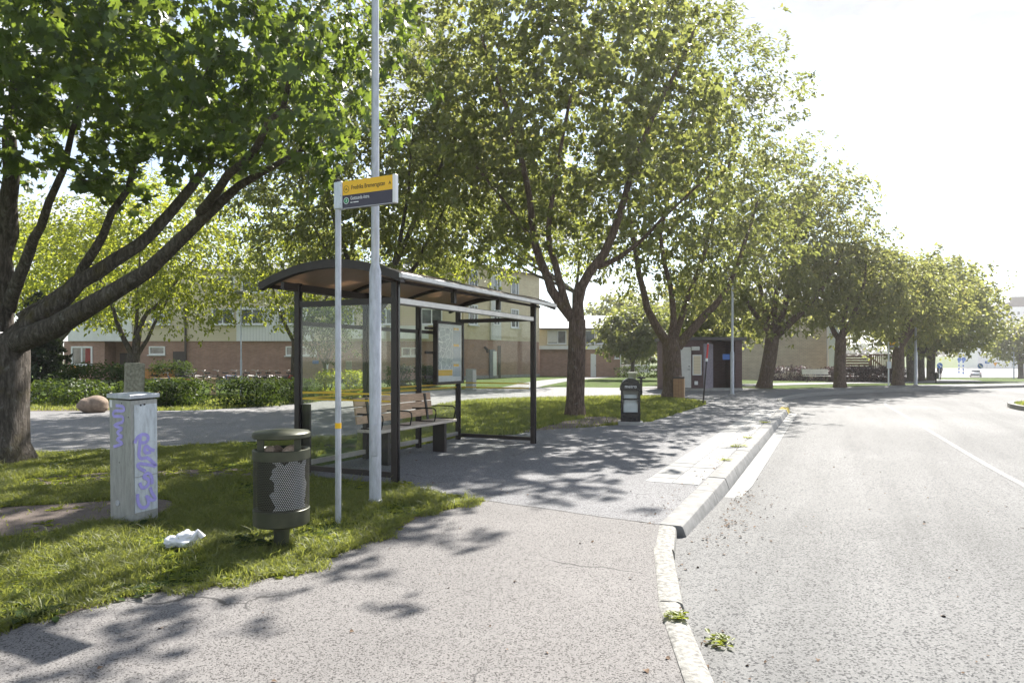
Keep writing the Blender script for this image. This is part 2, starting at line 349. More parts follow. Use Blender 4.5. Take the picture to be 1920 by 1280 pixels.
# worn soil fringe where the lawn meets the pavement
sf = MB(); fr_ = g_edge[:-6]; rr2 = random.Random(8)
for side in (0,):
    vs = []
    for i, (x, y) in enumerate(fr_):
        d = Vector((fr_[min(i + 1, len(fr_) - 1)][0] - fr_[max(i - 1, 0)][0], fr_[min(i + 1, len(fr_) - 1)][1] - fr_[max(i - 1, 0)][1])).normalized(); n_ = Vector((-d.y, d.x)); w1, w2 = rr2.uniform(-.03, .06), rr2.uniform(-.02, .12)
        vs += [(x + n_.x * w1, y + n_.y * w1, .0135), (x - n_.x * w2, y - n_.y * w2, .0135)]
    sf.add(vs, [(2 * i, 2 * i + 2, 2 * i + 3, 2 * i + 1) for i in range(len(fr_) - 1) if rr2.random() < .7])
tag(sf.obj('soil_edge', M['dirt']), kind='structure')
# ---------------------------------------------------------------- kerbs: every stone is a piece of its own
kerb = bpy.data.objects.new('kerb', None); C.objects.link(kerb); tag(kerb, kind='structure')
def stone(prof, a, b_, m, name='kerb_stone', taper=None, jit=.0):
    # prof: (off, z) outline across the kerb, swept from plan point a to b_
    a, b_ = Vector((*a, 0)), Vector((*b_, 0)); t = (b_ - a).normalized(); sd = Vector((t.y, -t.x, 0)); vs = []
    for p in (a + t * .007, b_ - t * .007):
        jz = rnd.uniform(-jit, jit); jo = rnd.uniform(-jit, jit)
        vs += [p + sd * (o + jo) + Vector((0, 0, z + jz)) for o, z in prof]
    n = len(prof); fs = [tuple(range(n - 1, -1, -1)), tuple(range(n, 2 * n))] + [(i, (i + 1) % n, n + (i + 1) % n, n + i) for i in range(n)]
    o = MB().add(vs, fs).obj(name, m, kerb, smooth=True, autos=35); return o
plat_prof = [(0, -.3), (0, .012), (.01, .018), (.205, .018), (.222, .010), (.232, -.008), (.285, ZR - .01), (.285, -.3)]
L = [0, 1.9, 2.9, 3.9]; t = 3.9
while t < LK - .5: t += 1.0; L.append(min(t, LK))
ends = L + ([LK] if L[-1] < LK else [])
for a, b_ in zip(ends[:-1], ends[1:]):
    m_ = M['yellow_paint'] if b_ > LK - .6 else M['kerb_concrete']
    stone(plat_prof, K(a), K(b_), m_, jit=.004)
gran = [(.0, -.3), (.0, .012), (.012, .02), (.10, .02), (.122, .008), (.13, -.02), (.135, -.3)]
acc, last = 0, nk[0]; cut = [nk[0]]
for p in nk[1:]:
    acc += math.dist(p, last); last = p
    if acc > 1.15: cut.append(p); acc = 0
cut[-1] = nk[-1] if math.dist(cut[-1], nk[-1]) < .6 else cut[-1]
if cut[-1] != nk[-1]: cut.append(nk[-1])
for k_, (a, b_) in enumerate(zip(cut[:-1], cut[1:])):
    wk = 1 + .3 * max(0, 1 - (len(cut) - 2 - k_) / 5); stone([(o_ * wk if o_ > .02 else o_, z_) for o_, z_ in gran], a, b_, M['kerb_granite'], jit=.008)
cut = [fk[0]]; acc = 0; last = fk[0]
for p in fk[1:]:
    acc += math.dist(p, last); last = p
    if acc > .95: cut.append(p); acc = 0
for a, b_ in zip(cut[:-1], cut[1:]): stone([(0, -.3), (0, .015), (.015, .02), (.12, .02), (.14, 0), (.15, -.3)], a, b_, M['kerb_granite'], jit=.004)
# pale concrete gutter along the platform, in cast lengths
for a, b_ in zip(np.arange(1.3, LK - 1, 2.0), np.arange(3.3, LK + 1, 2.0)):
    b_ = min(b_, LK - .3); n0 = .287
    w0 = .24 if a > 1.4 else .12
    pts = [K(a + .004, n0), K(a + .004, n0 + w0), K(b_ - .004, n0 + .24), K(b_ - .004, n0)]
    MB().prism(pts, ZR - .05, ZR + .008).obj('gutter_slab', M['gutter'], kerb)
# white and grey slabs laid in two columns behind the platform kerb
paving = bpy.data.objects.new('paving', None); C.objects.link(paving); tag(paving, kind='structure')
sl = MB().box((0, 0, -.02), (.337, .337, .05), bev=.005)
slm = [sl.mesh('paving_slab', M[k]) for k in ('slab_white', 'slab_white2', 'slab_grey')]
for i in range(41):
    for j in range(2):
        t = 2.25 + i * .35; off = -.012 - .175 - .35 * j
        if t > LK - 1.2: continue
        me = slm[2] if i in (4,) or (i, j) in ((5, 1),) else slm[1 if rnd.random() < .35 else 0]
        o = link('paving_slab', me, paving); x, y = K(t + .175, off); o.location = (x, y, .0105 + rnd.uniform(-.0015, .0015)); o.rotation_euler = (rnd.uniform(-.003, .003), rnd.uniform(-.003, .003), RZ)
# worn lane line
ln = smooth_line([(6.2, 7.2), (7.1, 9.3), (7.9, 11.2), (9.3, 14.35), (12.1, 20.6), (15.6, 28.1), (19, 31.5)], .5)
b_ = MB()
for i in range(len(ln) - 1):
    a, c = Vector((*ln[i], 0)), Vector((*ln[i + 1], 0)); t = (c - a).normalized(); s_ = Vector((t.y, -t.x, 0)) * .05
    z = Vector((0, 0, float(zr(a.x, a.y)) + .004)); z2 = Vector((0, 0, float(zr(c.x, c.y)) + .004)); b_.add([a - s_ + z, a + s_ + z, c + s_ + z2, c - s_ + z2], [(0, 1, 2, 3)])
tag(b_.obj('lane_line', M['white_paint']), kind='structure')
# seam where the pavement meets the platform
b_ = MB(); a, c = Vector((1.40, 6.52, 0)), Vector((-.27, 7.6, 0))
M['tar'] = simple('tar', (.035, .033, .032), .7, var=.3, scale=20)
pp = [a.lerp(c, i / 14) + Vector((0, rnd.uniform(-.02, .02), .0125)) for i in range(15)]
b_.ribbon(pp, .014, (0, 0, 1)); tag(b_.obj('pavement_seam', M['tar']), kind='structure')
# grassed traffic island at the right edge
isl_c = Vector((21.4, 20.8, 0)); isl = [(isl_c.x + 4.0 * math.cos(q) , isl_c.y + 5.8 * math.sin(q)) for q in np.linspace(0, 2 * math.pi, 40, endpoint=False)]
io = [(isl_c.x + 4.18 * math.cos(q), isl_c.y + 5.98 * math.sin(q)) for q in np.linspace(0, 2 * math.pi, 40, endpoint=False)]
ti = bpy.data.objects.new('traffic_island', None); C.objects.link(ti); tag(ti, kind='structure')
MB().prism(isl, ZR - .05, .0).obj('island_turf', M['lawn'], ti)
for i in range(0, 40, 2):
    a, b2, c = i, (i + 1) % 40, (i + 2) % 40
    MB().prism([isl[a], isl[b2], isl[c], io[c], io[b2], io[a]], ZR - .05, .02).obj('kerb_stone', M['kerb_granite'], ti)
# ---------------------------------------------------------------- trees
def leaf_mat(name, front, trans, mixf=.5, var=.35):
    m, nt, b = mat(name); geo = nd(nt, 'ShaderNodeNewGeometry')
    rp = geo.outputs['Random Per Island']
    c1 = ramp(nt, rp, [(0, tuple(c * (1 - var) for c in front)), (.6, front), (1, tuple(min(1, c * (1 + var * 1.5)) for c in front))])
    c2 = ramp(nt, rp, [(0, tuple(c * .75 for c in trans)), (.9, trans), (1, (trans[0] * 1.25, trans[1] * 1.02, trans[2]))])
    nt.links.new(c1, b.inputs['Base Color']); b.inputs['Roughness'].default_value = .45; b.inputs['Specular IOR Level'].default_value = .38
    t = nd(nt, 'ShaderNodeBsdfTranslucent'); nt.links.new(c2, t.inputs['Color'])
    mx = nd(nt, 'ShaderNodeMixShader'); mx.inputs[0].default_value = mixf
    nt.links.new(b.outputs[0], mx.inputs[1]); nt.links.new(t.outputs[0], mx.inputs[2])
    nt.links.new(mx.outputs[0], nt.nodes['Material Output'].inputs['Surface']); return m
M['leaf_maple'] = leaf_mat('maple_leaf', (.055, .09, .036), (.27, .365, .042), .46)
M['leaf_mid'] = leaf_mat('maple_leaf_olive', (.09, .108, .038), (.34, .375, .085), .47)
M['leaf_yellow'] = leaf_mat('leaf_yellow_green', (.11, .14, .022), (.50, .55, .05), .52)
M['leaf_far'] = leaf_mat('leaf_pale', (.11, .122, .05), (.44, .46, .12), .48)
M['leaf_dark'] = leaf_mat('leaf_dark', (.030, .055, .018), (.12, .18, .03), .35)
M['leaf_hedge'] = leaf_mat('leaf_hedge', (.028, .05, .014), (.11, .16, .022), .35)
M['leaf_hedge'].node_tree.nodes['Principled BSDF'].inputs['Specular IOR Level'].default_value = .15
M['leaf_hedge'].node_tree.nodes['Principled BSDF'].inputs['Roughness'].default_value = .7
M['leaf_purple'] = leaf_mat('leaf_purple', (.055, .035, .04), (.16, .09, .09), .3)
M['leaf_spruce'] = leaf_mat('spruce_needle', (.022, .038, .016), (.06, .09, .02), .2)
M['leaf_bed'] = leaf_mat('leaf_bed', (.05, .08, .02), (.2, .28, .03), .4)
M['leaf_rust'] = leaf_mat('leaf_rust', (.20, .05, .03), (.42, .13, .07), .45)
def bark_mat(name, a, c, moss=.35):
    m, nt, b = mat(name); v = coords(nt, scale=(1, 1, .22))
    f = noise(nt, v, 22, 7, .68, .6); col = ramp(nt, f, [(.3, tuple(x * .35 for x in a)), (.5, a), (.72, c)])
    v2 = coords(nt); big = noise(nt, v2, 2.4, 4, .6)
    col = mix(nt, ramp(nt, big, [(.54, 0.0), (.68, moss)]), col, (.13, .105, .022))
    col = mix(nt, ramp(nt, noise(nt, v2, 11, 3), [(.62, 0.0), (.72, .4)]), col, (.30, .30, .27))
    nt.links.new(col, b.inputs['Base Color']); b.inputs['Roughness'].default_value = .9; b.inputs['Specular IOR Level'].default_value = .2
    bump(nt, b, f, 1.0, .05); return m
M['bark'] = bark_mat('bark', (.10, .085, .072), (.21, .185, .165))
M['bark_warm'] = bark_mat('bark_warm', (.125, .088, .068), (.24, .18, .15), .3)

def leaf_template(kind):
    if kind == 'maple':
        o = [(0, 0), (.20, -.10), (.34, -.02), (.27, .13), (.58, .34), (.36, .40), (.40, .66), (.16, .56), (0, 1.0)]
        o = o + [(-x, y) for x, y in o[-2:0:-1]]
        v = [(0, .28)] + o; f = [(0, i + 1, (i + 1) % len(o) + 1) for i in range(len(o))]
    elif kind == 'star':
        o = [(0, 0), (.32, .0), (.52, .36), (.30, .62), (0, 1.0), (-.30, .62), (-.52, .36), (-.32, 0)]
        v = [(0, .3)] + o; f = [(0, i + 1, (i + 1) % len(o) + 1) for i in range(len(o))]
    elif kind == 'oval':
        v = [(0, 0), (.26, .32), (.2, .7), (0, 1.), (-.2, .7), (-.26, .32)]; f = [(0, 1, 2), (0, 2, 3), (0, 3, 4), (0, 4, 5)]
    elif kind == 'needle':
        v = [(-.05, 0), (.05, 0), (0, 1.)]; f = [(0, 1, 2)]
    else:
        v = [(0, 0), (.42, .45), (0, 1.), (-.42, .45)]; f = [(0, 1, 2), (0, 2, 3)]
    v = np.array(v); z = .34 * np.abs(v[:, 0]) - .28 * v[:, 1] ** 2
    return np.column_stack([v[:, 0], v[:, 1], z]), np.array(f)
def norm(a): return a / np.maximum(np.linalg.norm(a, axis=1, keepdims=True), 1e-9)
def leaf_cloud(pos, nrm, tip, size, kind):
    tv, tf = leaf_template(kind); n = len(pos)
    nrm = norm(nrm); t = norm(tip - nrm * (tip * nrm).sum(1, keepdims=True)); bb = np.cross(t, nrm)
    s = size[:, None, None]
    v = pos[:, None] + s * (tv[None, :, 0:1] * bb[:, None] + tv[None, :, 1:2] * t[:, None] + tv[None, :, 2:3] * nrm[:, None])
    f = tf[None] + (np.arange(n) * len(tv))[:, None, None]
    return v.reshape(-1, 3), f.reshape(-1, 3)
def crown_leaves(pts, per, spread, size, kind, r, outc, flat=.7, droop=.5, hang=0.0):
    n = len(pts) * per; c = np.repeat(pts, per, 0)
    ns = max(3, per // 7); sub = r.normal(size=(len(pts), ns, 3)) * spread * np.array([1, 1, flat]); si = r.integers(0, ns, (len(pts), per))
    off = sub[np.arange(len(pts))[:, None], si].reshape(-1, 3) + r.normal(size=(n, 3)) * (spread * .30) * np.array([1, 1, .8]); pos = c + off
    out = norm(pos - outc); up = np.array([0, 0, 1.])
    nrm = up * (.75 - .5 * hang) + out * (.45 + .3 * hang) + r.normal(size=(n, 3)) * .55
    tip = out * .6 + norm(off + 1e-6) * .6 + r.normal(size=(n, 3)) * .5 - up * droop
    return leaf_cloud(pos, nrm, tip, size * r.uniform(.65, 1.2, n), kind)
def bez(a, b, c, n): return [a * (1 - t) ** 2 + b * 2 * t * (1 - t) + c * t * t for t in np.linspace(0, 1, n)]
def tree(name, label, base, tr, fork_z, limbs, blobs, ncl, per, lsize, kind, lm, seed, bark='bark', spread=.5, group=None, trunk_pts=None, cat='tree', zmin=2.6, droop=.5, twigs=True, accent=None, lean=(0, 0), hang=.2):
    r = np.random.default_rng(seed); base = np.array(base, float)
    root = thing(name, label, cat, tuple(base), 0, group)
    fork = base + np.array([lean[0], lean[1], fork_z])
    NOD, RAD, DIR = [], [], []; mb = MB(); tw = MB()
    def add_poly(pts, rads, b, n):
        b.tube([p - base for p in pts], rads, n)
        for i, p in enumerate(pts):
            q = pts[min(i + 1, len(pts) - 1)] - pts[max(i - 1, 0)]
            NOD.append(p); RAD.append(rads[i]); DIR.append(q / (np.linalg.norm(q) + 1e-9))
    tp = [base + np.array([0, 0, -.15])] + [base * (1 - t) + fork * t + np.array([math.sin(t * 3 + seed) * .03, math.cos(t * 4 + seed) * .03, 0]) for t in np.linspace(.02, 1, 9)]
    rr = [tr * 1.45, tr * 1.35] + [tr * (1.12 - .10 * t) for t in np.linspace(0, .7, 7)] + [tr * 1.02]
    mb.tube([p - base for p in tp], rr[:len(tp)], 16)
    if limbs is None:
        limbs = []
        k = max(4, len(blobs))
        for i in range(k):
            bc = np.array(blobs[i % len(blobs)][0], float); br = np.array(blobs[i % len(blobs)][1])
            a = 2 * math.pi * i / k + seed
            end = bc + br * np.array([math.cos(a) * .45, math.sin(a) * .45, r.uniform(.1, .6)])
            midp = fork * .5 + end * .5 + np.array([math.cos(a), math.sin(a), -.2]) * .15 * np.linalg.norm(end - fork)
            limbs.append((bez(fork - np.array([0, 0, .15]), midp, end, 9), tr * r.uniform(.5, .68), tr * .10))
    for pts, r0, r1 in limbs:
        pts = [np.array(p, float) for p in pts]
        if len(pts) < 7:
            s = []
            for i in range(len(pts) - 1):
                p0, p1, p2, p3 = pts[max(i - 1, 0)], pts[i], pts[i + 1], pts[min(i + 2, len(pts) - 1)]
                for t in (0, .33, .66):
                    s.append(.5 * (2 * p1 + (p2 - p0) * t + (2 * p0 - 5 * p1 + 4 * p2 - p3) * t * t + (3 * p1 - p0 - 3 * p2 + p3) * t ** 3))
            pts = s + [pts[-1]]
        L_ = len(pts); pts = [p + (r.normal(size=3) * .03 * min(1, i / 3) if 0 < i < L_ - 1 else 0) for i, p in enumerate(pts)]
        add_poly(pts, [r0 + (r1 - r0) * (i / (L_ - 1)) ** .85 for i in range(L_)], mb, 10)
    # leaf cluster centres through the crown's volume, denser near its skin
    vol = np.array([b[1][0] * b[1][1] * b[1][2] * (b[2] if len(b) > 2 else 1) for b in blobs]); pr = vol / vol.sum(); cl = []
    while len(cl) < ncl:
        i = r.choice(len(blobs), p=pr); d = r.normal(size=3); d /= np.linalg.norm(d)
        q = np.array(blobs[i][0]) + np.array(blobs[i][1]) * d * r.uniform(.30, 1) ** .5 * (1 + .16 * math.sin(d[0] * 7 + seed) * math.sin(d[2] * 6 + d[1] * 5 + seed * 2))
        if q[2] > zmin: cl.append(q)
    cl = np.array(cl); ctr = np.array([b[0] for b in blobs]).mean(0)
    cl = cl[np.argsort(np.linalg.norm(cl - fork, axis=1))]
    NA = np.zeros((len(NOD) + ncl * 4 + 10, 3)); n0 = len(NOD); NA[:n0] = NOD; ra = list(RAD); da = list(DIR)
    for q in cl:
        d = np.linalg.norm(NA[:n0] - q, axis=1) + np.maximum(NA[:n0, 2] - q[2], 0) * .6
        k = int(np.argmin(d)); a = NA[k]; dist = np.linalg.norm(q - a)
        r0 = min(ra[k] * .62, .010 + .011 * dist); b_ = a + da[k] * dist * .35 + np.array([0, 0, .10 * dist])
        ps = bez(a, b_, q, 5); rs = [r0 * (1 - t) + .005 * t for t in np.linspace(0, 1, 5)]
        if twigs: tw.tube([p - base for p in ps], rs, 5 if r0 > .02 else 4, cap=False)
        for i in range(1, 5):
            NA[n0] = ps[i]; n0 += 1; ra.append(rs[i]); da.append((ps[i] - ps[i - 1]) / (np.linalg.norm(ps[i] - ps[i - 1]) + 1e-9))
    mb.obj('trunk', M[bark], root, smooth=True, autos=80)
    if twigs: tw.obj('branches', M[bark], root, smooth=True, autos=80)['kind'] = 'stuff'
    v, f = crown_leaves(cl, per, spread, lsize, kind, r, ctr, droop=droop, hang=hang)
    mats = [lm]; mi = None
    if accent:
        mats.append(accent[0]); nl = len(cl) * per; fp = len(f) // nl
        hit = np.zeros(len(cl), bool); hit[np.argsort(np.linalg.norm(cl - np.array(accent[1]), axis=1))[:accent[2]]] = True
        mi = np.repeat(np.repeat(hit, per), fp).astype(int)
    link('crown', fast_mesh('crown', v - base, f, mats, mi), root)['kind'] = 'stuff'
    return root
A = lambda *a: np.array(a, float)
def PL(Y, pts): return [np.array(P(x, y, Y if not hasattr(Y, '__len__') else Y[i])) for i, (x, y) in enumerate(pts)]
# the big maple on the left, limbs sweeping over the grass
tree('maple_tree', 'huge dark maple at the left edge with long limbs sweeping right over the grass', (-8.05, 10.6, 0), .36, 1.85,
     [(PL((10.6, 10.4, 10.2, 10, 9.7, 9.4, 9.1), [(5, 650), (100, 615), (190, 562), (285, 505), (375, 400), (450, 345), (560, 285)]), .205, .03),
      (PL((10.6, 10.6, 10.8, 11, 11.2, 11.4), [(20, 640), (110, 560), (220, 490), (330, 395), (420, 250), (500, 60)]), .17, .035),
      (PL((10.6, 10.8, 10.7, 10.5, 10.3), [(40, 600), (120, 545), (175, 470), (235, 360), (290, 170)]), .12, .03),
      (PL((10.6, 10.2, 9.8, 9.4), [(15, 580), (50, 480), (92, 380), (150, 200)]), .11, .03),
      (PL((10.6, 10.5, 10.2, 9.8), [(-5, 620), (5, 480), (15, 330), (30, 120)]), .22, .06),
      (PL((10.6, 10.4, 10, 9.4), [(-20, 620), (-160, 480), (-330, 330), (-500, 160)]), .20, .05),
      (PL((9.7, 9.0, 8.2, 7.6), [(375, 400), (430, 330), (500, 240), (560, 120)]), .075, .025)],
     [(A(-7.2, 9.6, 6.6), A(3.6, 3.4, 2.8)), (A(-4.3, 8.8, 6.2), A(2.7, 2.6, 2.4)), (A(-2.4, 8.7, 5.6), A(1.5, 1.4, 1.7), 1.9), (A(-1.35, 8.6, 6.3), A(.8, .9, 1.3), 2.0), (A(-5.6, 9.2, 5.6), A(3.4, 1.8, 1.6), 1.5), (A(-9.5, 8.5, 6.6), A(3, 3, 2.8)), (A(-6, 11.5, 8), A(4, 3.5, 2.8)), (A(-5.2, 8.2, 4.9), A(2.6, 1.6, 1.1), 1.6)],
     640, 34, .145, 'maple', M['leaf_maple'], 3, spread=.24, zmin=3.6, droop=.9, hang=.9)
# the row along the kerb
tree('maple_tree', 'tall maple with a forked trunk just beyond the shelter', (1.83, 19.2, 0), .235, 2.75,
     [(PL((19.2, 19.2, 19.3, 19.4, 19.5, 19.3), [(1078, 600), (1035, 545), (1005, 450), (985, 330), (950, 200), (900, 60)]), .165, .04),
      (PL((19.2, 19.1, 18.9, 18.6), [(1072, 600), (1040, 490), (1030, 400), (1070, 180)]), .13, .04),
      (PL((19.2, 19.0, 18.7, 18.5, 18.2, 18), [(1085, 605), (1090, 540), (1150, 440), (1180, 340), (1220, 230), (1300, 60)]), .175, .04),
      (PL((18.9, 18.6, 18.2, 17.8), [(1120, 500), (1180, 470), (1240, 410), (1330, 330)]), .085, .025),
      (PL((19.3, 20.2, 21.2), [(1010, 470), (960, 400), (880, 300)]), .09, .03)],
     [(A(1.7, 19.2, 8.6), A(4.3, 4.6, 4.0)), (A(.2, 19.4, 11.4), A(3.8, 4, 3.4)), (A(2.9, 18.9, 11.2), A(3.2, 3.4, 2.9)), (A(-1.0, 20.2, 6.9), A(2.5, 2.6, 2.4)), (A(4.2, 18.7, 7.0), A(2.4, 2.8, 2.5)), (A(.7, 11.0, 8.5), A(1.2, 1.1, .9), 3.0), (A(1.6, 14, 8.8), A(1.7, 1.7, 1.4), 1.3)],  # last two clumps added overhead, mostly out of view, to shade the near pavement
     720, 32, .15, 'star', M['leaf_mid'], 5, 'bark_warm', spread=.27, zmin=3.5)
tree('maple_tree', 'broad maple beside the brown kiosk and wooden litter bin', (6.85, 28.8, 0), .37, 2.55,
     [(PL((28.8, 28.6, 28.3, 28.3), [(1250, 640), (1215, 580), (1190, 470), (1170, 300)]), .22, .05),
      (PL((28.8, 29, 29.2, 29.4), [(1258, 640), (1262, 570), (1240, 440), (1290, 260)]), .17, .05),
      (PL((28.8, 28.6, 28.2, 28), [(1270, 650), (1320, 590), (1370, 530), (1420, 380)]), .24, .05),
      (PL((28.8, 30, 31, 32), [(1262, 640), (1290, 560), (1330, 440), (1380, 260)]), .17, .05)],
     [(A(6.8, 28.6, 8.2), A(5.2, 5, 4.6)), (A(6.2, 28.8, 13), A(4.8, 4.8, 4.4)), (A(8.6, 29, 12.4), A(3.5, 4.2, 4.8)), (A(9.4, 28.6, 7.4), A(3.2, 3.8, 3.4)), (A(3.4, 29, 8), A(3, 3, 3))],
     700, 40, .20, 'oval', M['leaf_mid'], 8, 'bark_warm', spread=.36, zmin=3.6)
tree('maple_tree', 'leaning street maple in front of the yellow brick wall', (14.55, 38.8, 0), .36, 3.0, None,
     [(A(14.6, 38.8, 7), A(5.2, 4.6, 4.2)), (A(14.8, 39, 11), A(4.6, 4.4, 3.4)), (A(18.6, 38.8, 10.2), A(2.6, 3, 2.4), 1.3), (A(12, 38.6, 6.6), A(3, 3, 3)), (A(17.6, 38.6, 6), A(2.6, 3, 2.6))],
     560, 44, .23, 'oval', M['leaf_far'], 13, 'bark_warm', spread=.38, zmin=2.7, lean=(.5, 0))
tree('maple_tree', 'round street maple beside the white bench', (19.35, 39.6, 0), .29, 2.9, None,
     [(A(19.8, 39.8, 5.9), A(4.0, 3.6, 3.0)), (A(19.4, 40, 7.9), A(3.4, 3.2, 2.0)), (A(22, 39.8, 5.7), A(1.8, 2.4, 2.2))],
     330, 44, .24, 'oval', M['leaf_far'], 17, 'bark_warm', spread=.4, zmin=2.5)
tree('maple_tree', 'street maple between the far stop sign and the far lamp post', (24.7, 43, 0), .31, 2.4, None,
     [(A(25, 43.2, 5.1), A(4.0, 3.6, 2.6)), (A(24.6, 43.4, 6.3), A(3.2, 3.2, 1.9)), (A(27.2, 43.4, 5.2), A(2.2, 2.4, 2.0))],
     300, 44, .24, 'oval', M['leaf_far'], 19, 'bark_warm', spread=.4, zmin=2.2)
for (px, Y, s, sd, lab) in ((1707, 56, .27, 21, 'shaded verge tree left of the far row, behind the lamp post'), (1728, 60, .25, 22, 'shaded verge tree in the middle of the far row'), (1746, 63, .33, 23, 'shaded verge tree at the right end of the far row, by the person')):
    x = (px - 960) / FP * Y; z0 = float(hgt(x, Y))
    dx = .9 if sd == 23 else 0.3
    tree('verge_tree', lab, (x, Y, z0), s, 2.6, None,
         [(A(x + dx, Y, z0 + 6.2), A(5.2, 4.4, 3.4)), (A(x + dx * 1.4, Y, z0 + 8.3), A(3.8, 3.8, 2.2)), (A(x + dx * 1.9, Y - .5, z0 + 5.2), A(3.2, 3.2, 2.5))],
         230, 46, .34, 'quad', M['leaf_far'], sd, 'bark', spread=.72, zmin=z0 + 2.3, group='trees on the far verge')
x, Y = (1914 - 960) / FP * 100, 100; z0 = float(hgt(x, Y))
tree('verge_tree', 'small lone tree at the right edge beyond the far road', (x, Y, z0), .33, 2.6, None, [(A(x, Y, z0 + 5.3), A(4.4, 4, 2.9)), (A(x + 1, Y, z0 + 7), A(3, 3, 1.8))], 190, 36, .42, 'quad', M['leaf_far'], 27, spread=.7, zmin=z0 + 2, twigs=False)
# trees behind the shelter and on the left
tree('courtyard_tree', 'tall tree rising behind the bus shelter roof', (-4.95, 24, 0), .21, 3.3, None,
     [(A(-5.4, 24, 8.2), A(4.6, 3.6, 3.6)), (A(-3, 24, 7.4), A(3.4, 3.4, 2.9)), (A(-7.6, 23.6, 7.2), A(3.2, 3, 2.8)), (A(-4.6, 24.5, 11.8), A(5.0, 4, 3.8)), (A(-.6, 25, 10), A(3.2, 3, 3))],
     860, 40, .19, 'oval', M['leaf_mid'], 31, spread=.33, zmin=4.0)
tree('courtyard_tree', 'yellow-green tree with a many-forked trunk before the brick building', (-18.0, 32, 0), .27, 1.9,
     [(PL((32, 31.5, 31, 30.6), [(250, 668), (225, 620), (205, 560), (160, 470)]), .15, .03), (PL((32, 32, 32.3), [(250, 668), (255, 600), (262, 470)]), .15, .03),
      (PL((32, 31.8, 31.5, 31), [(254, 668), (268, 600), (305, 560), (370, 480)]), .15, .03), (PL((32, 32.5, 33), [(256, 668), (290, 610), (340, 500)]), .12, .03)],
     [(A(-18, 31.8, 6.0), A(4.4, 4, 2.9)), (A(-21.6, 31, 5.9), A(2.8, 3, 2.4)), (A(-14.6, 31.6, 5.6), A(3.4, 3.2, 2.6)), (A(-12.2, 31.4, 5.2), A(2.6, 2.6, 2.3)), (A(-17, 32, 8.5), A(4.4, 4, 2.2))],
     480, 38, .19, 'oval', M['leaf_yellow'], 33, spread=.42, zmin=2.9)
tree('courtyard_tree', 'second yellow-green tree left of centre behind the hedge', (-11.6, 36, 0), .2, 2.6, None,
     [(A(-11, 36, 6.6), A(4.2, 3.4, 3.0)), (A(-8.6, 35.6, 6.2), A(2.8, 2.6, 2.4)), (A(-12, 36, 9.4), A(4, 3.4, 2.6))],
     330, 38, .19, 'oval', M['leaf_yellow'], 35, spread=.42, zmin=3.4)
tree('courtyard_tree', 'full yellow-green tree far behind the forked maple, before the low house', (4.12, 44, 0), .2, 6.2, None,
     [(A(-2.4, 44, 9.5), A(4.6, 3.4, 3.4)), (A(2.2, 44, 9.8), A(3.6, 3, 3.2)), (A(-6.2, 43, 9.6), A(3.8, 3, 3.4)), (A(-1, 44, 13.2), A(6, 4, 3.4))],
     520, 38, .26, 'oval', M['leaf_yellow'], 36, spread=.42, zmin=6.4)
tree('courtyard_tree', 'yellow-green tree filling the left background behind the big maple trunk', (-27, 40, 0), .24, 2.8, None,
     [(A(-26, 40, 7), A(5.2, 3.4, 3.4)), (A(-22, 41, 9.2), A(4.6, 3, 3)), (A(-30, 40, 8), A(4.4, 3, 3.6))], 420, 38, .24, 'oval', M['leaf_yellow'], 39, spread=.42, zmin=3.2)
tree('sapling_tree', 'young tree tied to a white stake, seen through the shelter glass', (-8.1, 29, 0), .07, 1.5, None,
     [(A(-7.8, 29, 2.9), A(1.3, 1.2, 1.3)), (A(-8.4, 29, 3.5), A(1.0, 1.0, .9))], 70, 40, .13, 'oval', M['leaf_hedge'], 37, spread=.26, zmin=1.5)
tree('garden_tree', 'small olive tree in front of the low house with the grey roof', (9.9, 55, 0), .15, 1.6, None,
     [(A(9.7, 55, 3.6), A(2.7, 2.3, 1.9)), (A(10.8, 55, 4.6), A(1.9, 1.8, 1.5))], 170, 40, .3, 'quad', M['leaf_mid'], 41, 'bark', spread=.5, zmin=1.6)
tree('street_tree', 'small dark tree beside the brown kiosk, behind the galvanised lamp pole', (14.0, 46, 0), .14, 2.4, None,
     [(A(14.4, 46, 4.6), A(2.8, 2.4, 2.0)), (A(13.2, 46.4, 5.6), A(2.2, 2, 1.6))], 170, 36, .27, 'quad', M['leaf_mid'], 43, 'bark', spread=.5, zmin=2.6)
for (bx, by, s, sd, lab) in ((14, 92, 7, 51, 'hazy crown filling the gap right of the low house'), (24, 90, 8, 52, 'hazy crown behind the yellow brick wall'), (34, 88, 6.5, 53, 'hazy crown above the wooden fence')):
    z0 = float(hgt(bx, by))
    tree('background_tree', lab, (bx, by, z0), .35, 2.4, None, [(A(bx, by, z0 + s * .75), A(s * .9, s * .7, s * .55)), (A(bx + 1.5, by, z0 + s * 1.15), A(s * .6, s * .6, s * .4))], 230, 34, .55, 'quad', M['leaf_far'], sd, spread=.9, zmin=z0 + 1.2, twigs=False, group='trees behind the buildings')

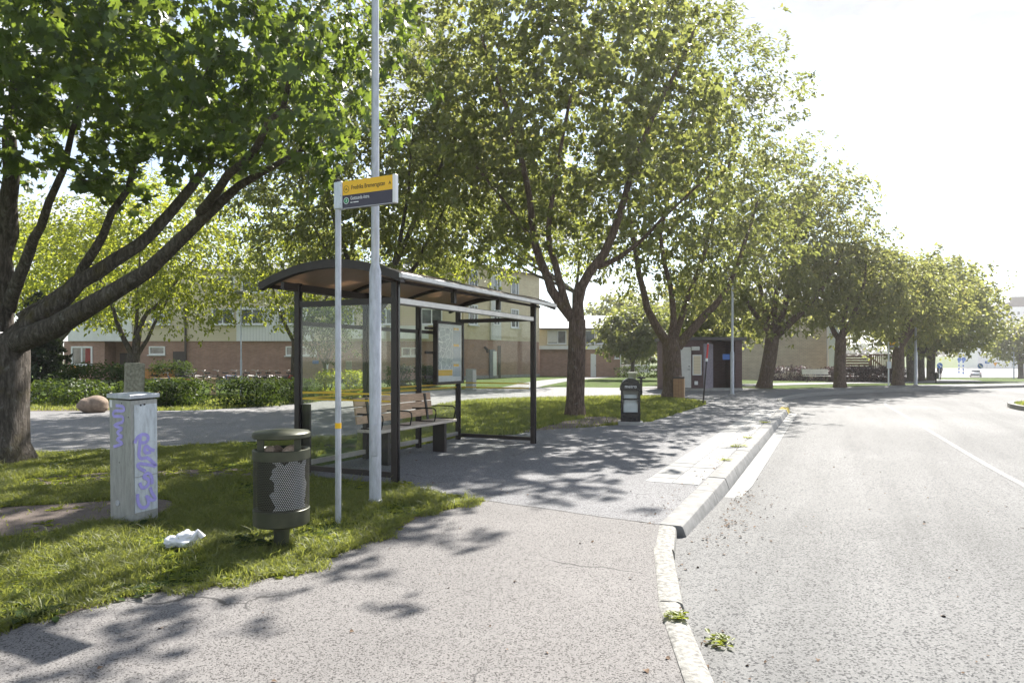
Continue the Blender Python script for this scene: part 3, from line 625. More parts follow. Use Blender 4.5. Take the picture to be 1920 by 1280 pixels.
# ---------------------------------------------------------------- hedges, shrubs, spruce
def shrub(name, label, boxes, n, size, lm, seed, kind='oval', cat='shrub', group=None, stems=True):
    r = np.random.default_rng(seed); c0 = np.array(boxes[0][0]); base = np.array([c0[0], c0[1], boxes[0][2] if len(boxes[0]) > 2 else 0])
    root = thing(name, label, cat, tuple(base), 0, group); vol = np.array([np.prod(b[1]) for b in boxes]); pos, nrm = [], []
    cnt = (vol / vol.sum() * n).astype(int)
    for (b, k) in zip(boxes, cnt):
        d = r.normal(size=(k, 3)); d = np.sign(d) * np.abs(norm(d)) ** .6; d = d * (r.uniform(.6, 1, (k, 1)) + r.normal(size=(k, 1)) * .05)
        pos.append(np.array(b[0]) + d * np.array(b[1])); nrm.append(d)
    pos = np.concatenate(pos); nrm = np.concatenate(nrm); k = len(pos); keep = pos[:, 2] > base[2] + .02; pos, nrm = pos[keep], nrm[keep]; k = len(pos)
    v, f = leaf_cloud(pos, nrm * .7 + r.normal(size=(k, 3)) * .6 + A(0, 0, .5), nrm + r.normal(size=(k, 3)) * .6, size * r.uniform(.6, 1.3, k), kind)
    link('foliage', fast_mesh('foliage', v - base, f, lm), root)['kind'] = 'stuff'
    if stems:
        b_ = MB()
        for bx in boxes:
            for q in range(7):
                p = np.array(bx[0]) + np.array(bx[1]) * np.append(r.uniform(-.6, .6, 2), 0); e = p + np.array([r.normal() * .1, r.normal() * .1, bx[1][2] * .6])
                b_.tube([(p[0] - base[0], p[1] - base[1], -.03), tuple(p - base), tuple(e - base)], [.015, .012, .006], 5)
        b_.obj('stems', M['bark'], root)['kind'] = 'stuff'
    return root
shrub('hedge', 'low clipped dark hedge along the far side of the footpath', [(A(-10.4, 23.2, .45), A(2.6, .5, .55), 0), (A(-8.4, 25.2, .45), A(1.0, .9, .5)), (A(-12.3, 22.9, .42), A(1.2, .5, .5))], 9000, .10, M['leaf_hedge'], 61, cat='hedge')
shrub('shrub', 'loose leafy bed of ground shrubs behind the boulder', [(A(-14.4, 23.6, .25), A(1.7, .8, .42), 0), (A(-16.3, 24.4, .4), A(1.4, 1, .5)), (A(-13.2, 25.5, .4), A(1.6, 1.0, .5))], 7000, .12, M['leaf_bed'], 62)
shrub('shrub', 'grey-green bush left of the orange benches', [(A(-17.2, 28, .7), A(1.7, 1, .8), 0)], 3600, .13, M['leaf_hedge'], 63)
shrub('shrub', 'round bush by the dark door of the brick building', [(A(-19.2, 38, .7), A(1.1, 1, .9), 0)], 2200, .13, M['leaf_hedge'], 64)
shrub('shrub', 'bushy green shrub under the young staked tree', [(A(-7.0, 27.6, .6), A(1.1, .7, .6), 0)], 2200, .12, M['leaf_yellow'], 65)
shrub('hedge', 'clipped pale hedge seen behind the poster frame', [(A(-5.6, 38, .65), A(1.6, .6, .7), 0)], 3200, .13, M['leaf_hedge'], 66, cat='hedge')
for x, w, z, lab in ((24.6, 2.3, .8, 'purple-brown bush at the left foot of the yellow brick wall'), (28.6, 1.6, .7, 'purple-brown bush in the middle before the yellow brick wall'), (33.6, 2.0, .75, 'purple-brown bush at the corner of the yellow brick wall')):
    z0 = float(hgt(x, 60)); shrub('shrub', lab, [(A(x, 60, z0 + z * .7), A(w, 1, z), z0)], 2400, .17, M['leaf_purple'], int(x * 10), group='bushes along the yellow brick wall')
shrub('hedge', 'long dark hedge in front of the wooden fence', [(A(26.6, 53.5, .35), A(1.6, .7, .85), -.25), (A(29.4, 54, .35), A(1.6, .7, .85))], 5000, .17, M['leaf_purple'], 68, cat='hedge')
shrub('shrub', 'low green bushes left of the kiosk path', [(A(12.2, 62, .5), A(2.6, 1, .6), 0), (A(8.6, 66, .4), A(2, 1, .5))], 2600, .2, M['leaf_hedge'], 69)
def spruce(x, y):
    r = np.random.default_rng(71); root = thing('spruce_tree', 'small dark spruce half hidden behind the big maple trunk', 'tree', (x, y, 0))
    MB().tube([(0, 0, -.1), (0, 0, 2), (0, 0, 4.6)], [.12, .08, .02], 8).obj('trunk', M['bark'], root)
    b_ = MB(); pos, tip = [], []
    for i in range(46):
        z = .5 + 4.0 * (i / 46); a = i * 2.4; Lb = 1.7 * (1 - (z - .3) / 4.8); e = A(math.cos(a) * Lb, math.sin(a) * Lb, z - .25 * Lb)
        b_.tube([(0, 0, z), tuple((e + A(0, 0, z)) * .5 + A(0, 0, -.02)), tuple(e)], [.025, .015, .004], 4)
        for t in np.linspace(.15, 1, 16):
            p = A(0, 0, z) * (1 - t) + e * t
            for q in range(12): pos.append(p + r.normal(size=3) * .05); tip.append(e / Lb * .6 + r.normal(size=3) * .7 - A(0, 0, .35))
    pos, tip = np.array(pos), np.array(tip); v, f = leaf_cloud(pos, r.normal(size=pos.shape) + A(0, 0, .6), tip, r.uniform(.14, .26, len(pos)), 'oval')
    b_.obj('branches', M['bark'], root)['kind'] = 'stuff'; link('crown', fast_mesh('crown', v, f, M['leaf_spruce']), root)['kind'] = 'stuff'
spruce(-21.2, 30)
# distant wood on the field's crest
r = np.random.default_rng(77); n = 5200; x = r.uniform(180, 420, n); y = r.uniform(428, 440, n); z = hgt(x, y) + r.uniform(0, 1, n) ** .7 * (5 + 2.4 * np.sin(x * .12) + 1.5 * np.sin(x * .31))
v, f = leaf_cloud(np.stack([x, y, z], 1), r.normal(size=(n, 3)), r.normal(size=(n, 3)), r.uniform(1.2, 2.4, n), 'quad')
tag(link('distant_wood', fast_mesh('distant_wood', v, f, M['leaf_dark'])), 'dark line of woods on the crest of the far field', 'wood', kind='stuff')

# ---------------------------------------------------------------- grass
def grass_mat(name, a, c, t):
    m, nt, b = mat(name); rp = nd(nt, 'ShaderNodeNewGeometry').outputs['Random Per Island']
    col = ramp(nt, rp, [(0, a), (.7, c), (.93, c), (1, (.24, .21, .10))]); nt.links.new(col, b.inputs['Base Color']); b.inputs['Roughness'].default_value = .5
    tl = nd(nt, 'ShaderNodeBsdfTranslucent'); tl.inputs['Color'].default_value = (*t, 1); mx = nd(nt, 'ShaderNodeMixShader'); mx.inputs[0].default_value = .45
    nt.links.new(b.outputs[0], mx.inputs[1]); nt.links.new(tl.outputs[0], mx.inputs[2]); nt.links.new(mx.outputs[0], nt.nodes['Material Output'].inputs['Surface']); return m
M['grass'] = grass_mat('grass_blade', (.06, .08, .02), (.14, .155, .045), (.38, .41, .075))
near_lawn = g_edge[:-3] + [(-9, 2.6), (-16, 6), (-16, 9.0)] + [p for p in cross_lo if p[0] > -14 and p[1] < 14.35] + [S(-.12, 1.8), S(-.16, -.02)]
tree_lawn = front_lawn[1:] + [S(4.75, 1.8), S(1.5, 1.85)] + [p for p in cross_lo if p[1] > 11.2 and p[0] > -3.4]
hedge_lawn = [p for p in cross_hi if p[0] < -2] + [(-16, 26), (-4, 40)]
def blades(pts, h, w, seed, bend=.5):
    r = np.random.default_rng(seed); n = len(pts); a = r.uniform(0, 2 * math.pi, n); L_ = h * r.uniform(.45, 1.25, n) ; lean = r.normal(size=(n, 2)) * bend
    sx = np.stack([np.cos(a), np.sin(a), np.zeros(n)], 1) * (w * r.uniform(.6, 1.3, n))[:, None]
    mid = pts + np.stack([lean[:, 0] * L_ * .3, lean[:, 1] * L_ * .3, L_ * .6], 1); tp = pts + np.stack([lean[:, 0] * L_, lean[:, 1] * L_, L_ * .92], 1)
    v = np.stack([pts - sx, pts + sx, mid - sx * .7, mid + sx * .7, tp], 1).reshape(-1, 3); k = (np.arange(n) * 5)[:, None]
    f = np.concatenate([np.concatenate([k, k + 1, k + 3], 1), np.concatenate([k, k + 3, k + 2], 1), np.concatenate([k + 2, k + 3, k + 4], 1)], 1).reshape(-1, 3)
    return v, f
def patchy(x, y): return .5 + .5 * np.sin(x * 1.7 + 1.3 * np.sin(y * 1.1)) * np.cos(y * 1.9 + np.sin(x * 2.3)) + .25 * np.sin(x * 5.1 + y * 3.3)
def scatter(poly, n, seed, ymax, holes=(), dens=None):
    r = np.random.default_rng(seed); xs_ = [p[0] for p in poly]; ys_ = [p[1] for p in poly]; out = []
    tot = 0
    while tot < n:
        x = r.uniform(min(xs_), max(xs_), n * 2); y = r.uniform(max(min(ys_), 1), min(max(ys_), ymax), n * 2)
        k = inpoly(x, y, poly) & (np.abs(x) < y * .82 + .6)
        for h_, keep in holes: k &= ~(inpoly(x, y, h_) & (r.uniform(size=x.shape) > keep))
        k &= r.uniform(size=x.shape) < np.clip((5.5 / np.maximum(y, 3)) ** 1.3, .02, 1)
        if dens is not None: k &= r.uniform(size=x.shape) < dens(x, y)
        p = np.stack([x[k], y[k], np.full(k.sum(), .003)], 1); out.append(p); tot += len(p)
    return np.concatenate(out)[:n]
dn = lambda x, y: np.clip(patchy(x, y) * 1.5 + .02, .06, 1)
p1 = scatter(near_lawn, 130000, 81, 15, [(dirt_poly, .015), (dirt2, .04)], dn)
v1, f1 = blades(p1, .058 * (.55 + .9 * np.clip(patchy(p1[:, 0] * 1.3, p1[:, 1] * 1.3), 0, 1)), .0045, 82, .75); tag(link('grass', fast_mesh('grass', v1, f1, M['grass'])), 'rough uneven grass round the litter bin and cabinet', 'grass', kind='stuff')
p2 = scatter(tree_lawn, 60000, 83, 30, [(dirt3, .05)]); v1, f1 = blades(p2, .085, .009, 84); tag(link('grass', fast_mesh('grass', v1, f1, M['grass'])), 'sunlit mown lawn under the maple beyond the shelter', 'grass', kind='stuff')
p3 = scatter(hedge_lawn, 22000, 85, 40); v1, f1 = blades(p3, .1, .014, 86); tag(link('grass', fast_mesh('grass', v1, f1, M['grass'])), 'grass verge along the far side of the footpath', 'grass', kind='stuff')
r = np.random.default_rng(88); q = r.uniform(size=14000) ** .5; a = r.uniform(0, 6.283, 14000); pi = np.stack([isl_c.x + 3.95 * q * np.cos(a), isl_c.y + 5.75 * q * np.sin(a), np.full(14000, .003)], 1)
pi = pi[pi[:, 0] < 21]; v1, f1 = blades(pi, .08, .01, 89); tag(link('grass', fast_mesh('grass', v1, f1, M['grass'])), 'grass on the traffic island at the right edge', 'grass', kind='stuff')
pt = scatter(near_lawn, 520, 181, 13, [(dirt_poly, .05)]); r = np.random.default_rng(182); pt = np.repeat(pt, 16, 0) + r.normal(size=(520 * 16, 3)) * A(.022, .022, 0); v1, f1 = blades(pt, .115, .004, 183, .8); tag(link('grass', fast_mesh('grass', v1, f1, M['grass'])), 'taller tufts standing out of the rough near grass', 'grass', kind='stuff')
ge = np.array(g_edge[:-4]); r = np.random.default_rng(191); k = r.integers(0, len(ge) - 1, 9000); t_ = r.uniform(size=(9000, 1)); pe = ge[k] * (1 - t_) + ge[k + 1] * t_; tn = ge[k + 1] - ge[k]; tn = np.stack([-tn[:, 1], tn[:, 0]], 1) / np.maximum(np.linalg.norm(tn, axis=1, keepdims=True), 1e-6)
pe = pe + tn * (np.abs(np.sin(pe[:, :1] * 9) * np.sin(pe[:, 1:] * 7)) * .16 - .06 + r.normal(size=(9000, 1)) * .035); v1, f1 = blades(np.column_stack([pe, np.full(9000, .012)]), .05, .004, 192, 1.0); tag(link('grass', fast_mesh('grass', v1, f1, M['grass'])), 'ragged grass fringe creeping over the pavement edge', 'grass', kind='stuff')
# broad-leaved weeds mixed in the near grass
pw = scatter(near_lawn, 2600, 91, 13, [(dirt_poly, .1)], lambda x, y: np.clip(1.1 - patchy(x, y), .1, 1)); r = np.random.default_rng(92); pw = np.repeat(pw, 6, 0); k = len(pw); a = r.uniform(0, 6.283, k)
tp = np.stack([np.cos(a), np.sin(a), r.uniform(.1, .9, k)], 1); v1, f1 = leaf_cloud(pw + tp * .01, np.stack([-np.cos(a) * .4, -np.sin(a) * .4, np.ones(k)], 1), tp, r.uniform(.03, .085, k), 'oval')
tag(link('ground_cover', fast_mesh('ground_cover', v1, f1, M['leaf_yellow'])), 'small broad-leaved weeds growing through the near grass', 'weeds', kind='stuff')
# dry leaves and grit blown against the kerb and over the asphalt
r = np.random.default_rng(95); pl = []
for i in range(420):
    t = r.uniform(-3.2, 13); o_ = abs(r.normal()) * .16
    if t < 0:
        j = int(r.integers(10, len(nk) - 1)); x, y = nk[j][0] + .17 + o_ * .8, nk[j][1] + r.uniform(-.15, .15); pl.append((x, y, float(zr(x, y)) + .006))
    else:
        if r.random() < .5: x, y = K(t, -.02 - o_ * .7); pl.append((x, y, .018))
        else: x, y = K(t * .25 - .2, .4 + o_ * 1.5); pl.append((x, y, float(zr(x, y)) + .012))
for i in range(260):
    x, y = r.uniform(-4, 6), r.uniform(3, 17)
    d = float(edge_dist(x, y)); pl.append((x, y, float(zr(x, y)) + .006 if d > .35 else .016))
pl = np.array(pl); k = len(pl); v1, f1 = leaf_cloud(pl, r.normal(size=(k, 3)) * .25 + A(0, 0, 1), r.normal(size=(k, 3)), r.uniform(.012, .035, k), 'star')
M['litter'] = simple('dry_leaf', (.12, .075, .045), .9, var=.5, scale=9)
tag(link('leaf_litter', fast_mesh('leaf_litter', v1, f1, M['litter'])), 'dry leaf crumbs scattered along the kerb and asphalt', 'litter', kind='stuff')
def weed(label, x, y, z, n, s, seed, lm='leaf_yellow', upr=.6, kind='oval', name='weed'):
    r = np.random.default_rng(seed); root = thing(name, label, 'weed', (x, y, z)); a = r.uniform(0, 6.283, n); tp = np.stack([np.cos(a), np.sin(a), r.uniform(.1, 2 * upr, n)], 1)
    pos = r.normal(size=(n, 3)) * s * A(.55, .55, 0) + A(0, 0, .01) + tp * s * .25 * r.uniform(0, 1, (n, 1))
    v, f = leaf_cloud(pos, np.stack([-np.cos(a) * .5, -np.sin(a) * .5, np.ones(n)], 1), tp, s * r.uniform(.35, 1, n), kind)
    link('leaves', fast_mesh('leaves', v, f, M[lm]), root)['kind'] = 'stuff'; b_ = MB()
    for i in range(6): b_.tube([(r.normal() * .01, r.normal() * .01, -.01), tuple(pos[i] * .8)], [.003, .002], 4)
    b_.obj('stems', M[lm], root)['kind'] = 'stuff'
weed('bright weed growing across the granite kerb', 1.02, 4.12, .02, 70, .055, 101)
weed('sparse weed in the road gutter beside the granite kerb', 1.25, 4.0, float(zr(1.25, 4.0)), 50, .06, 102)
weed('leafy plantain at the foot of the litter bin', -2.28, 5.75, 0, 26, .19, 103, 'leaf_hedge', .8)
weed('broad weed below the grey cabinet', -3.55, 6.35, 0, 30, .15, 104, 'leaf_hedge', .7)
weed('weed clump at the foot of the nearest shelter post', -1.36, 8.5, 0, 46, .11, 105)
for t, s, sd, lab in ((4.55, .06, 106, 'weed in the joint of the third kerb stone'), (6.4, .09, 107, 'larger weed clump sprouting between slabs and kerb'), (7.9, .06, 108, 'weed tuft in the kerb joint past the middle'), (11.6, .08, 109, 'weed tuft in the farthest kerb joint')):
    x, y = K(t, -.01); weed(lab, x, y, .014, 44, s, sd)
weed('dock leaves at the pavement edge in the lower left', -2.55, 4.62, 0, 22, .13, 110, 'leaf_hedge', .4)
weed('spreading dandelion rosette at the lower left grass edge', -2.95, 4.15, 0, 24, .14, 111, 'leaf_hedge', .3)
# ---------------------------------------------------------------- buildings
def brick_mat(name, c1, c2, mortar, sx=1.0):
    m, nt, b = mat(name); tc = nd(nt, 'ShaderNodeTexCoord'); sp = nd(nt, 'ShaderNodeSeparateXYZ'); cb = nd(nt, 'ShaderNodeCombineXYZ')
    nt.links.new(tc.outputs['Object'], sp.inputs[0]); nt.links.new(math_(nt, 'ADD', sp.outputs['X'], sp.outputs['Y']), cb.inputs['X']); nt.links.new(sp.outputs['Z'], cb.inputs['Y'])
    t = nd(nt, 'ShaderNodeTexBrick'); nt.links.new(cb.outputs[0], t.inputs['Vector'])
    t.inputs['Color1'].default_value = (*c1, 1); t.inputs['Color2'].default_value = (*c2, 1); t.inputs['Mortar'].default_value = (*mortar, 1)
    t.inputs['Scale'].default_value = 1; t.inputs['Brick Width'].default_value = .25 * sx; t.inputs['Row Height'].default_value = .085 * sx; t.inputs['Mortar Size'].default_value = .012 * sx; t.inputs['Bias'].default_value = .1
    n = noise(nt, tc.outputs['Object'], 1.2, 5); col = mix(nt, .5, t.outputs['Color'], ramp(nt, n, [(.3, .36), (.7, .62)]), 'OVERLAY')
    nt.links.new(col, b.inputs['Base Color']); b.inputs['Roughness'].default_value = .9; bump(nt, b, t.outputs['Fac'], -.4, .02); return m
M['brick_red'] = brick_mat('red_brick', (.32, .15, .095), (.42, .22, .15), (.33, .29, .26))
M['brick_yellow'] = brick_mat('yellow_brick', (.60, .49, .29), (.70, .58, .37), (.62, .56, .46))
M['brick_buff'] = brick_mat('buff_brick', (.56, .47, .34), (.64, .54, .40), (.46, .40, .32), 1.6)
M['brick_brown'] = brick_mat('brown_tile', (.10, .058, .058), (.13, .08, .078), (.12, .095, .095))
def siding(name, col, sc_, axis='Z'):
    m, nt, b = mat(name); tc = nd(nt, 'ShaderNodeTexCoord'); sp = nd(nt, 'ShaderNodeSeparateXYZ'); nt.links.new(tc.outputs['Object'], sp.inputs[0])
    s = math_(nt, 'FRACT', math_(nt, 'MULTIPLY', sp.outputs[axis], sc_)); ln_ = ramp(nt, s, [(0, .45), (.1, 1.0), (1, .95)])
    nt.links.new(mix(nt, 1.0, tuple(col), ln_, 'MULTIPLY'), b.inputs['Base Color']); b.inputs['Roughness'].default_value = .7; bump(nt, b, s, .4, .02); return m
M['siding_cream'] = siding('cream_siding', (.72, .62, .45), 6.5)
M['siding_white'] = siding('white_ribbed_panel', (.82, .81, .80), 4.0, 'X')
M['white'] = simple('white_paint_wall', (.82, .81, .79), .7, var=.06, scale=2)
M['white_gloss'] = simple('white_frame', (.78, .78, .77), .4, var=.04)
M['offwhite'] = simple('offwhite_panel', (.62, .61, .58), .6, var=.07)
M['blue_white'] = simple('pale_blue_wall', (.62, .67, .74), .8, var=.05, scale=1)
M['roof_metal'] = simple('grey_sheet_roof', (.24, .25, .27), .6, .1, var=.1, scale=1.5)
M['roof_dark'] = simple('dark_roof', (.10, .09, .09), .8, var=.2)
M['dark_door'] = simple('dark_door', (.06, .045, .04), .6, var=.2)
M['concrete'] = simple('concrete', (.33, .32, .30), .9, var=.18, scale=5, bmp=.3, bscale=50)
def glass_dark():
    m, nt, b = mat('window_glass'); v = coords(nt); f = noise(nt, v, .9, 3)
    nt.links.new(ramp(nt, f, [(.35, (.03, .035, .04)), (.65, (.16, .18, .19))]), b.inputs['Base Color']); b.inputs['Roughness'].default_value = .06; b.inputs['Specular IOR Level'].default_value = .8; return m
M['glass_dark'] = glass_dark()
M['curtain'] = simple('red_curtain', (.30, .06, .05), .9, var=.3, scale=20, stretch=(8, 1, .2))
def window(par, x, z, w, h, y, fm='white_gloss', mull=(.5,), sill=True, ft=.07, lab=None):
    # a framed window on a wall whose face is at local y, looking to -y
    b_ = MB(); d = .10; yc = y - d / 2 + .02
    b_.box((x, yc, z + h - ft / 2), (w, d, ft)).box((x, yc, z + ft / 2), (w, d, ft))
    b_.box((x - w / 2 + ft / 2, yc, z + h / 2), (ft, d, h - 2 * ft - .002)).box((x + w / 2 - ft / 2, yc, z + h / 2), (ft, d, h - 2 * ft - .002))
    for k in mull: b_.box((x - w / 2 + k * w, yc + .01, z + h / 2), (ft * .9, d * .8, h - 2 * ft - .002))
    o = b_.obj('window', M[fm], par)
    MB().box((x, y - .012, z + h / 2), (w - ft, .02, h - ft)).obj('pane', M['glass_dark'], o)
    if sill: MB().box((x, y - .12, z - .04), (w + .16, .2, .07)).obj('sill', M[fm], o)
    return o
# long brick block facing the camera (ground floor red brick, panels above)
YA = 55.0
ba = thing('apartment_building', 'long low block at the left with red brick ground floor and pale panels above', 'building', (-20.6, YA, 0))
w_ = lambda px: (px - 960) / FP * YA + 20.6
zz = lambda py: EYE + (675 - py) * YA / FP
b_ = MB().prism([(w_(120), 0), (w_(196), 0), (w_(196), 1.6), (w_(240), 1.6), (w_(240), 0), (16.4, 0), (16.4, 11), (w_(120), 11)], -.1, 3.15); b_.obj('brick_wall', M['brick_red'], ba)
MB().box(((w_(130) + w_(250)) / 2, 5.4, 4.55), (w_(250) - w_(130) - .01, 11.2, 2.8)).obj('white_panel', M['white'], ba)
MB().box(((w_(250) + w_(445)) / 2, 5.45, 4.55), (w_(445) - w_(250) - .01, 11.1, 2.8)).obj('siding_panel', M['siding_cream'], ba)
MB().box(((w_(445) + w_(590)) / 2, 5.4, 4.55), (w_(590) - w_(445) - .01, 11.2, 2.8)).obj('ribbed_panel', M['siding_white'], ba)
MB().box(((w_(590) + 16.4) / 2, 5.45, 4.55), (16.4 - w_(590) - .01, 11.1, 2.8)).obj('siding_panel', M['siding_cream'], ba)
MB().box(((w_(120) + 16.4) / 2, 5.5, 7.45), (16.4 - w_(120), 10.9, 2.98)).obj('upper_wall', M['siding_cream'], ba)
ro = MB().prism([(-.6, 8.95), (11.6, 8.95), (5.5, 10.3)], w_(110), 16.8, 'x').obj('roof', M['roof_metal'], ba)
MB().box((2, 4, 10.2), (.7, .7, 1.0)).obj('chimney', M['brick_red'], ro)
o = window(ba, w_(154), zz(685), 40 / FP * YA, 36 / FP * YA, -.0, mull=(.5,), ft=.13)
MB().box((w_(167), -.04, zz(667)), (.55, .02, 1.2)).obj('curtain', M['curtain'], o)
window(ba, w_(295), zz(665), 30 / FP * YA, 16 / FP * YA, 0, mull=(), ft=.11)
window(ba, w_(565), zz(667), 58 / FP * YA, 18 / FP * YA, 0, mull=(.33, .66), ft=.11)
window(ba, w_(770), zz(668), 34 / FP * YA, 17 / FP * YA, 0, mull=(.5,), ft=.11)
for px, ww in ((180, 40), (305, 34), (420, 40), (475, 44), (540, 36), (640, 50), (725, 44), (810, 40)):
    window(ba, w_(px), 4.5, ww / FP * YA, 1.3, -.2, mull=(.5,), ft=.1, sill=True)
    window(ba, w_(px), 7.1, ww / FP * YA, 1.3, .05, mull=(.5,), ft=.1, sill=True)
dd = MB().box((w_(337), -.03, 1.15), (24 / FP * YA, .1, 2.3)).obj('door', M['dark_door'], ba); MB().box((w_(345), -.1, 1.1), (.03, .06, .16)).obj('handle', M['white_gloss'], dd)
dd = MB().box((w_(217), 1.55, 1.1), (1.1, .1, 2.2)).obj('door', M['dark_door'], ba); MB().box((w_(221), 1.48, 1.1), (.03, .06, .16)).obj('handle', M['white_gloss'], dd)
MB().tube([(w_(350), -.2, .1), (w_(350), -.2, 6.2)], .09, 8).obj('downpipe', M['dark_door'], ba)
for px, y0, y1, h in ((690, -1.0, 0, 1.0), (770, -1.0, 0, 1.0)):
    MB().box((w_(px), -.55, 3.85), (3.0, .9, 1.05)).obj('balcony', M['white'], ba)
MB().box((w_(592), -.03, 1.45), (.5, .03, .28)).obj('wall_sign', simple('blue_sign', (.03, .12, .42), .4, var=.05), ba)
# receding wing, yellow brick above red
A0, A1 = Vector((-4.1, 56.6, 0)), Vector((2.65, 66, 0)); dB = (A1 - A0); LB = dB.length; rzB = math.atan2(dB.y, dB.x)
bb = thing('apartment_wing', 'tall yellow brick wing with a red brick base and white stair bay', 'building', A0[:], rzB)
MB().box((LB / 2, 4.6, 1.65), (LB, 9.2, 3.45)).obj('brick_wall', M['brick_red'], bb)
MB().box((LB / 2, 4.6, 6.6), (LB + .06, 9.26, 6.44)).obj('upper_wall', M['brick_yellow'], bb)
MB().prism([(-.5, 9.82), (9.7, 9.82), (4.6, 11.1)], -.4, LB + .4, 'x').obj('roof', M['roof_dark'], bb)
MB().box((LB / 2, -.04, .12), (LB, .1, .3)).obj('plinth', M['concrete'], bb)
def tB(px):   # distance along the wing seen at a photo column
    k = (px - 960) / FP; return (k * A0.y - A0.x) / (dB.x / LB - k * dB.y / LB)
for z in (4.6, 7.6):
    for px in (886, 964):
        window(bb, tB(px), z, 1.25, 1.75, -.03, mull=(.62,), ft=.1)
    window(bb, tB(927), z + .1, 1.0, 1.4, -.22, mull=(.55,), ft=.1, sill=False)
bay = MB().box((tB(927), -.1, 6.55), (1.5, .22, 6.3)).obj('stair_bay', M['offwhite'], bb)
do = MB().box((tB(921), -.08, 1.28), (.75, .14, 2.5)).obj('door', M['roof_metal'], bb); MB().box((tB(925), -.17, 1.3), (.5, .04, 2.2)).obj('door_leaf', M['white_gloss'], do)
MB().box((tB(935), -.06, 1.45), (.35, .1, 2.9)).obj('recess_shade', M['dark_door'], bb)  # raised dark block, the recess's shade put into its colour
wl = MB().tube([(tB(907), -.1, 2.75), (tB(907), -.35, 2.55), (tB(907), -.42, 2.25)], [.1, .13, .09], 8).obj('wall_lamp', M['dark_door'], bb)
# low house with a grey sheet roof
hc = thing('low_house', 'low house with grey sheet roof, brick base and a brick entrance annex', 'building', (2.75, 67, 0))
MB().box((3.6, 4, 1.35), (7.2, 8, 2.75)).obj('brick_wall', M['brick_red'], hc)
MB().box((3.6, 3.95, 3.75), (7.3, 8.3, 2.0)).obj('upper_wall', M['brick_yellow'], hc)
MB().box((3.6, -.28, 2.85), (7.3, .3, .36)).obj('band', M['white'], hc)
rf = MB().prism([(-.7, 4.75), (9, 4.75), (4.2, 6.3)], -.3, 7.9, 'x').obj('roof', M['roof_metal'], hc)
MB().tube([(6.2, 1.6, 5.2), (6.2, 1.6, 5.9)], .14, 8).obj('vent_pipe', M['roof_dark'], rf)
MB().tube([(-.3, -.72, 4.7), (7.9, -.72, 4.7)], .07, 8).obj('gutter', M['roof_dark'], rf)
window(hc, 1.7, 3.2, 1.9, 1.35, -.2, mull=(.55,), ft=.09); MB().box((1.25, -.3, 3.95), (.95, .04, 1.15)).obj('blind_panel', M['offwhite'], hc)
window(hc, 5.0, 3.2, 1.0, 1.35, -.2, mull=(), ft=.09); window(hc, 6.3, 3.2, 1.4, 1.35, -.2, mull=(.5,), ft=.09)
MB().box((6.0, -1.6, 1.3), (3.3, 2.6, 2.65)).obj('annex', M['brick_red'], hc); MB().box((6.0, -1.6, 2.8), (3.6, 2.9, .36)).obj('annex_band', M['white'], hc)
do = MB().box((5.0, -2.93, 1.1), (.5, .1, 2.2)).obj('door', M['white_gloss'], hc); MB().box((5.18, -3.0, 1.1), (.03, .05, .14)).obj('handle', M['roof_dark'], do)
window(hc, 7.25, 1.75, .42, .5, -2.92, mull=(), ft=.07)
MB().tube([(7.6, -2.98, .1), (7.6, -2.98, 2.2), (7.45, -2.98, 2.45)], .05, 6).obj('downpipe', M['white_gloss'], hc)
MB().box((9.2, -1.2, .75), (3.0, .08, .9), rx=-.5).obj('cellar_hatch', M['offwhite'], hc)
# long buff brick wall with a white gable
z0 = -.35
bd = thing('brick_hall', 'windowless buff brick building with a white end wall behind the street trees', 'building', (20.6, 65, z0))
MB().box((4.9, 5, 3.4), (9.9, 10, 7.0)).obj('brick_wall', M['brick_buff'], bd)
MB().prism([(9.86, 0), (12.3, 2.6), (12.3, 10), (9.86, 10)], -.1, 6.8).obj('end_wall', M['blue_white'], bd)
MB().box((5.6, 5, 7.0), (12.6, 10.4, .25)).obj('roof', M['roof_dark'], bd)
MB().box((9.93, -.06, 3.4), (.12, .1, 6.9)).obj('corner_strip', M['white'], bd)
# wooden fence
fz = float(hgt(32, 62)); fe = thing('wooden_fence', 'reddish wooden fence with a sloping rail beside the white end wall', 'fence', (30.3, 61.5, fz))
M['wood_red'] = simple('red_brown_boards', (.30, .16, .11), .8, var=.25, scale=3, stretch=(1, 1, 6))
M['wood_red_post'] = simple('red_brown_post', (.34, .19, .12), .8, var=.2, scale=3)
for i in range(9): MB().box((1.2, 0, .35 + i * .24), (2.4, .05, .2)).obj('board', M['wood_red'], fe)
for i in range(11): MB().box((2.6 + i * .19, 0, 1.25), (.11, .05, 2.3)).obj('picket', M['wood_red'], fe)
MB().box((2.25, -.06, 2.45), (4.9, .12, .1)).obj('top_rail', M['wood_red_post'], fe); MB().box((3.4, -.06, 1.5), (2.5, .06, .12), ry=.62).obj('sloping_rail', M['wood_red_post'], fe)
for x in (-.02, 2.45, 4.65): MB().box((x, -.05, 1.2), (.14, .14, 2.5)).obj('post', M['wood_red_post'], fe)
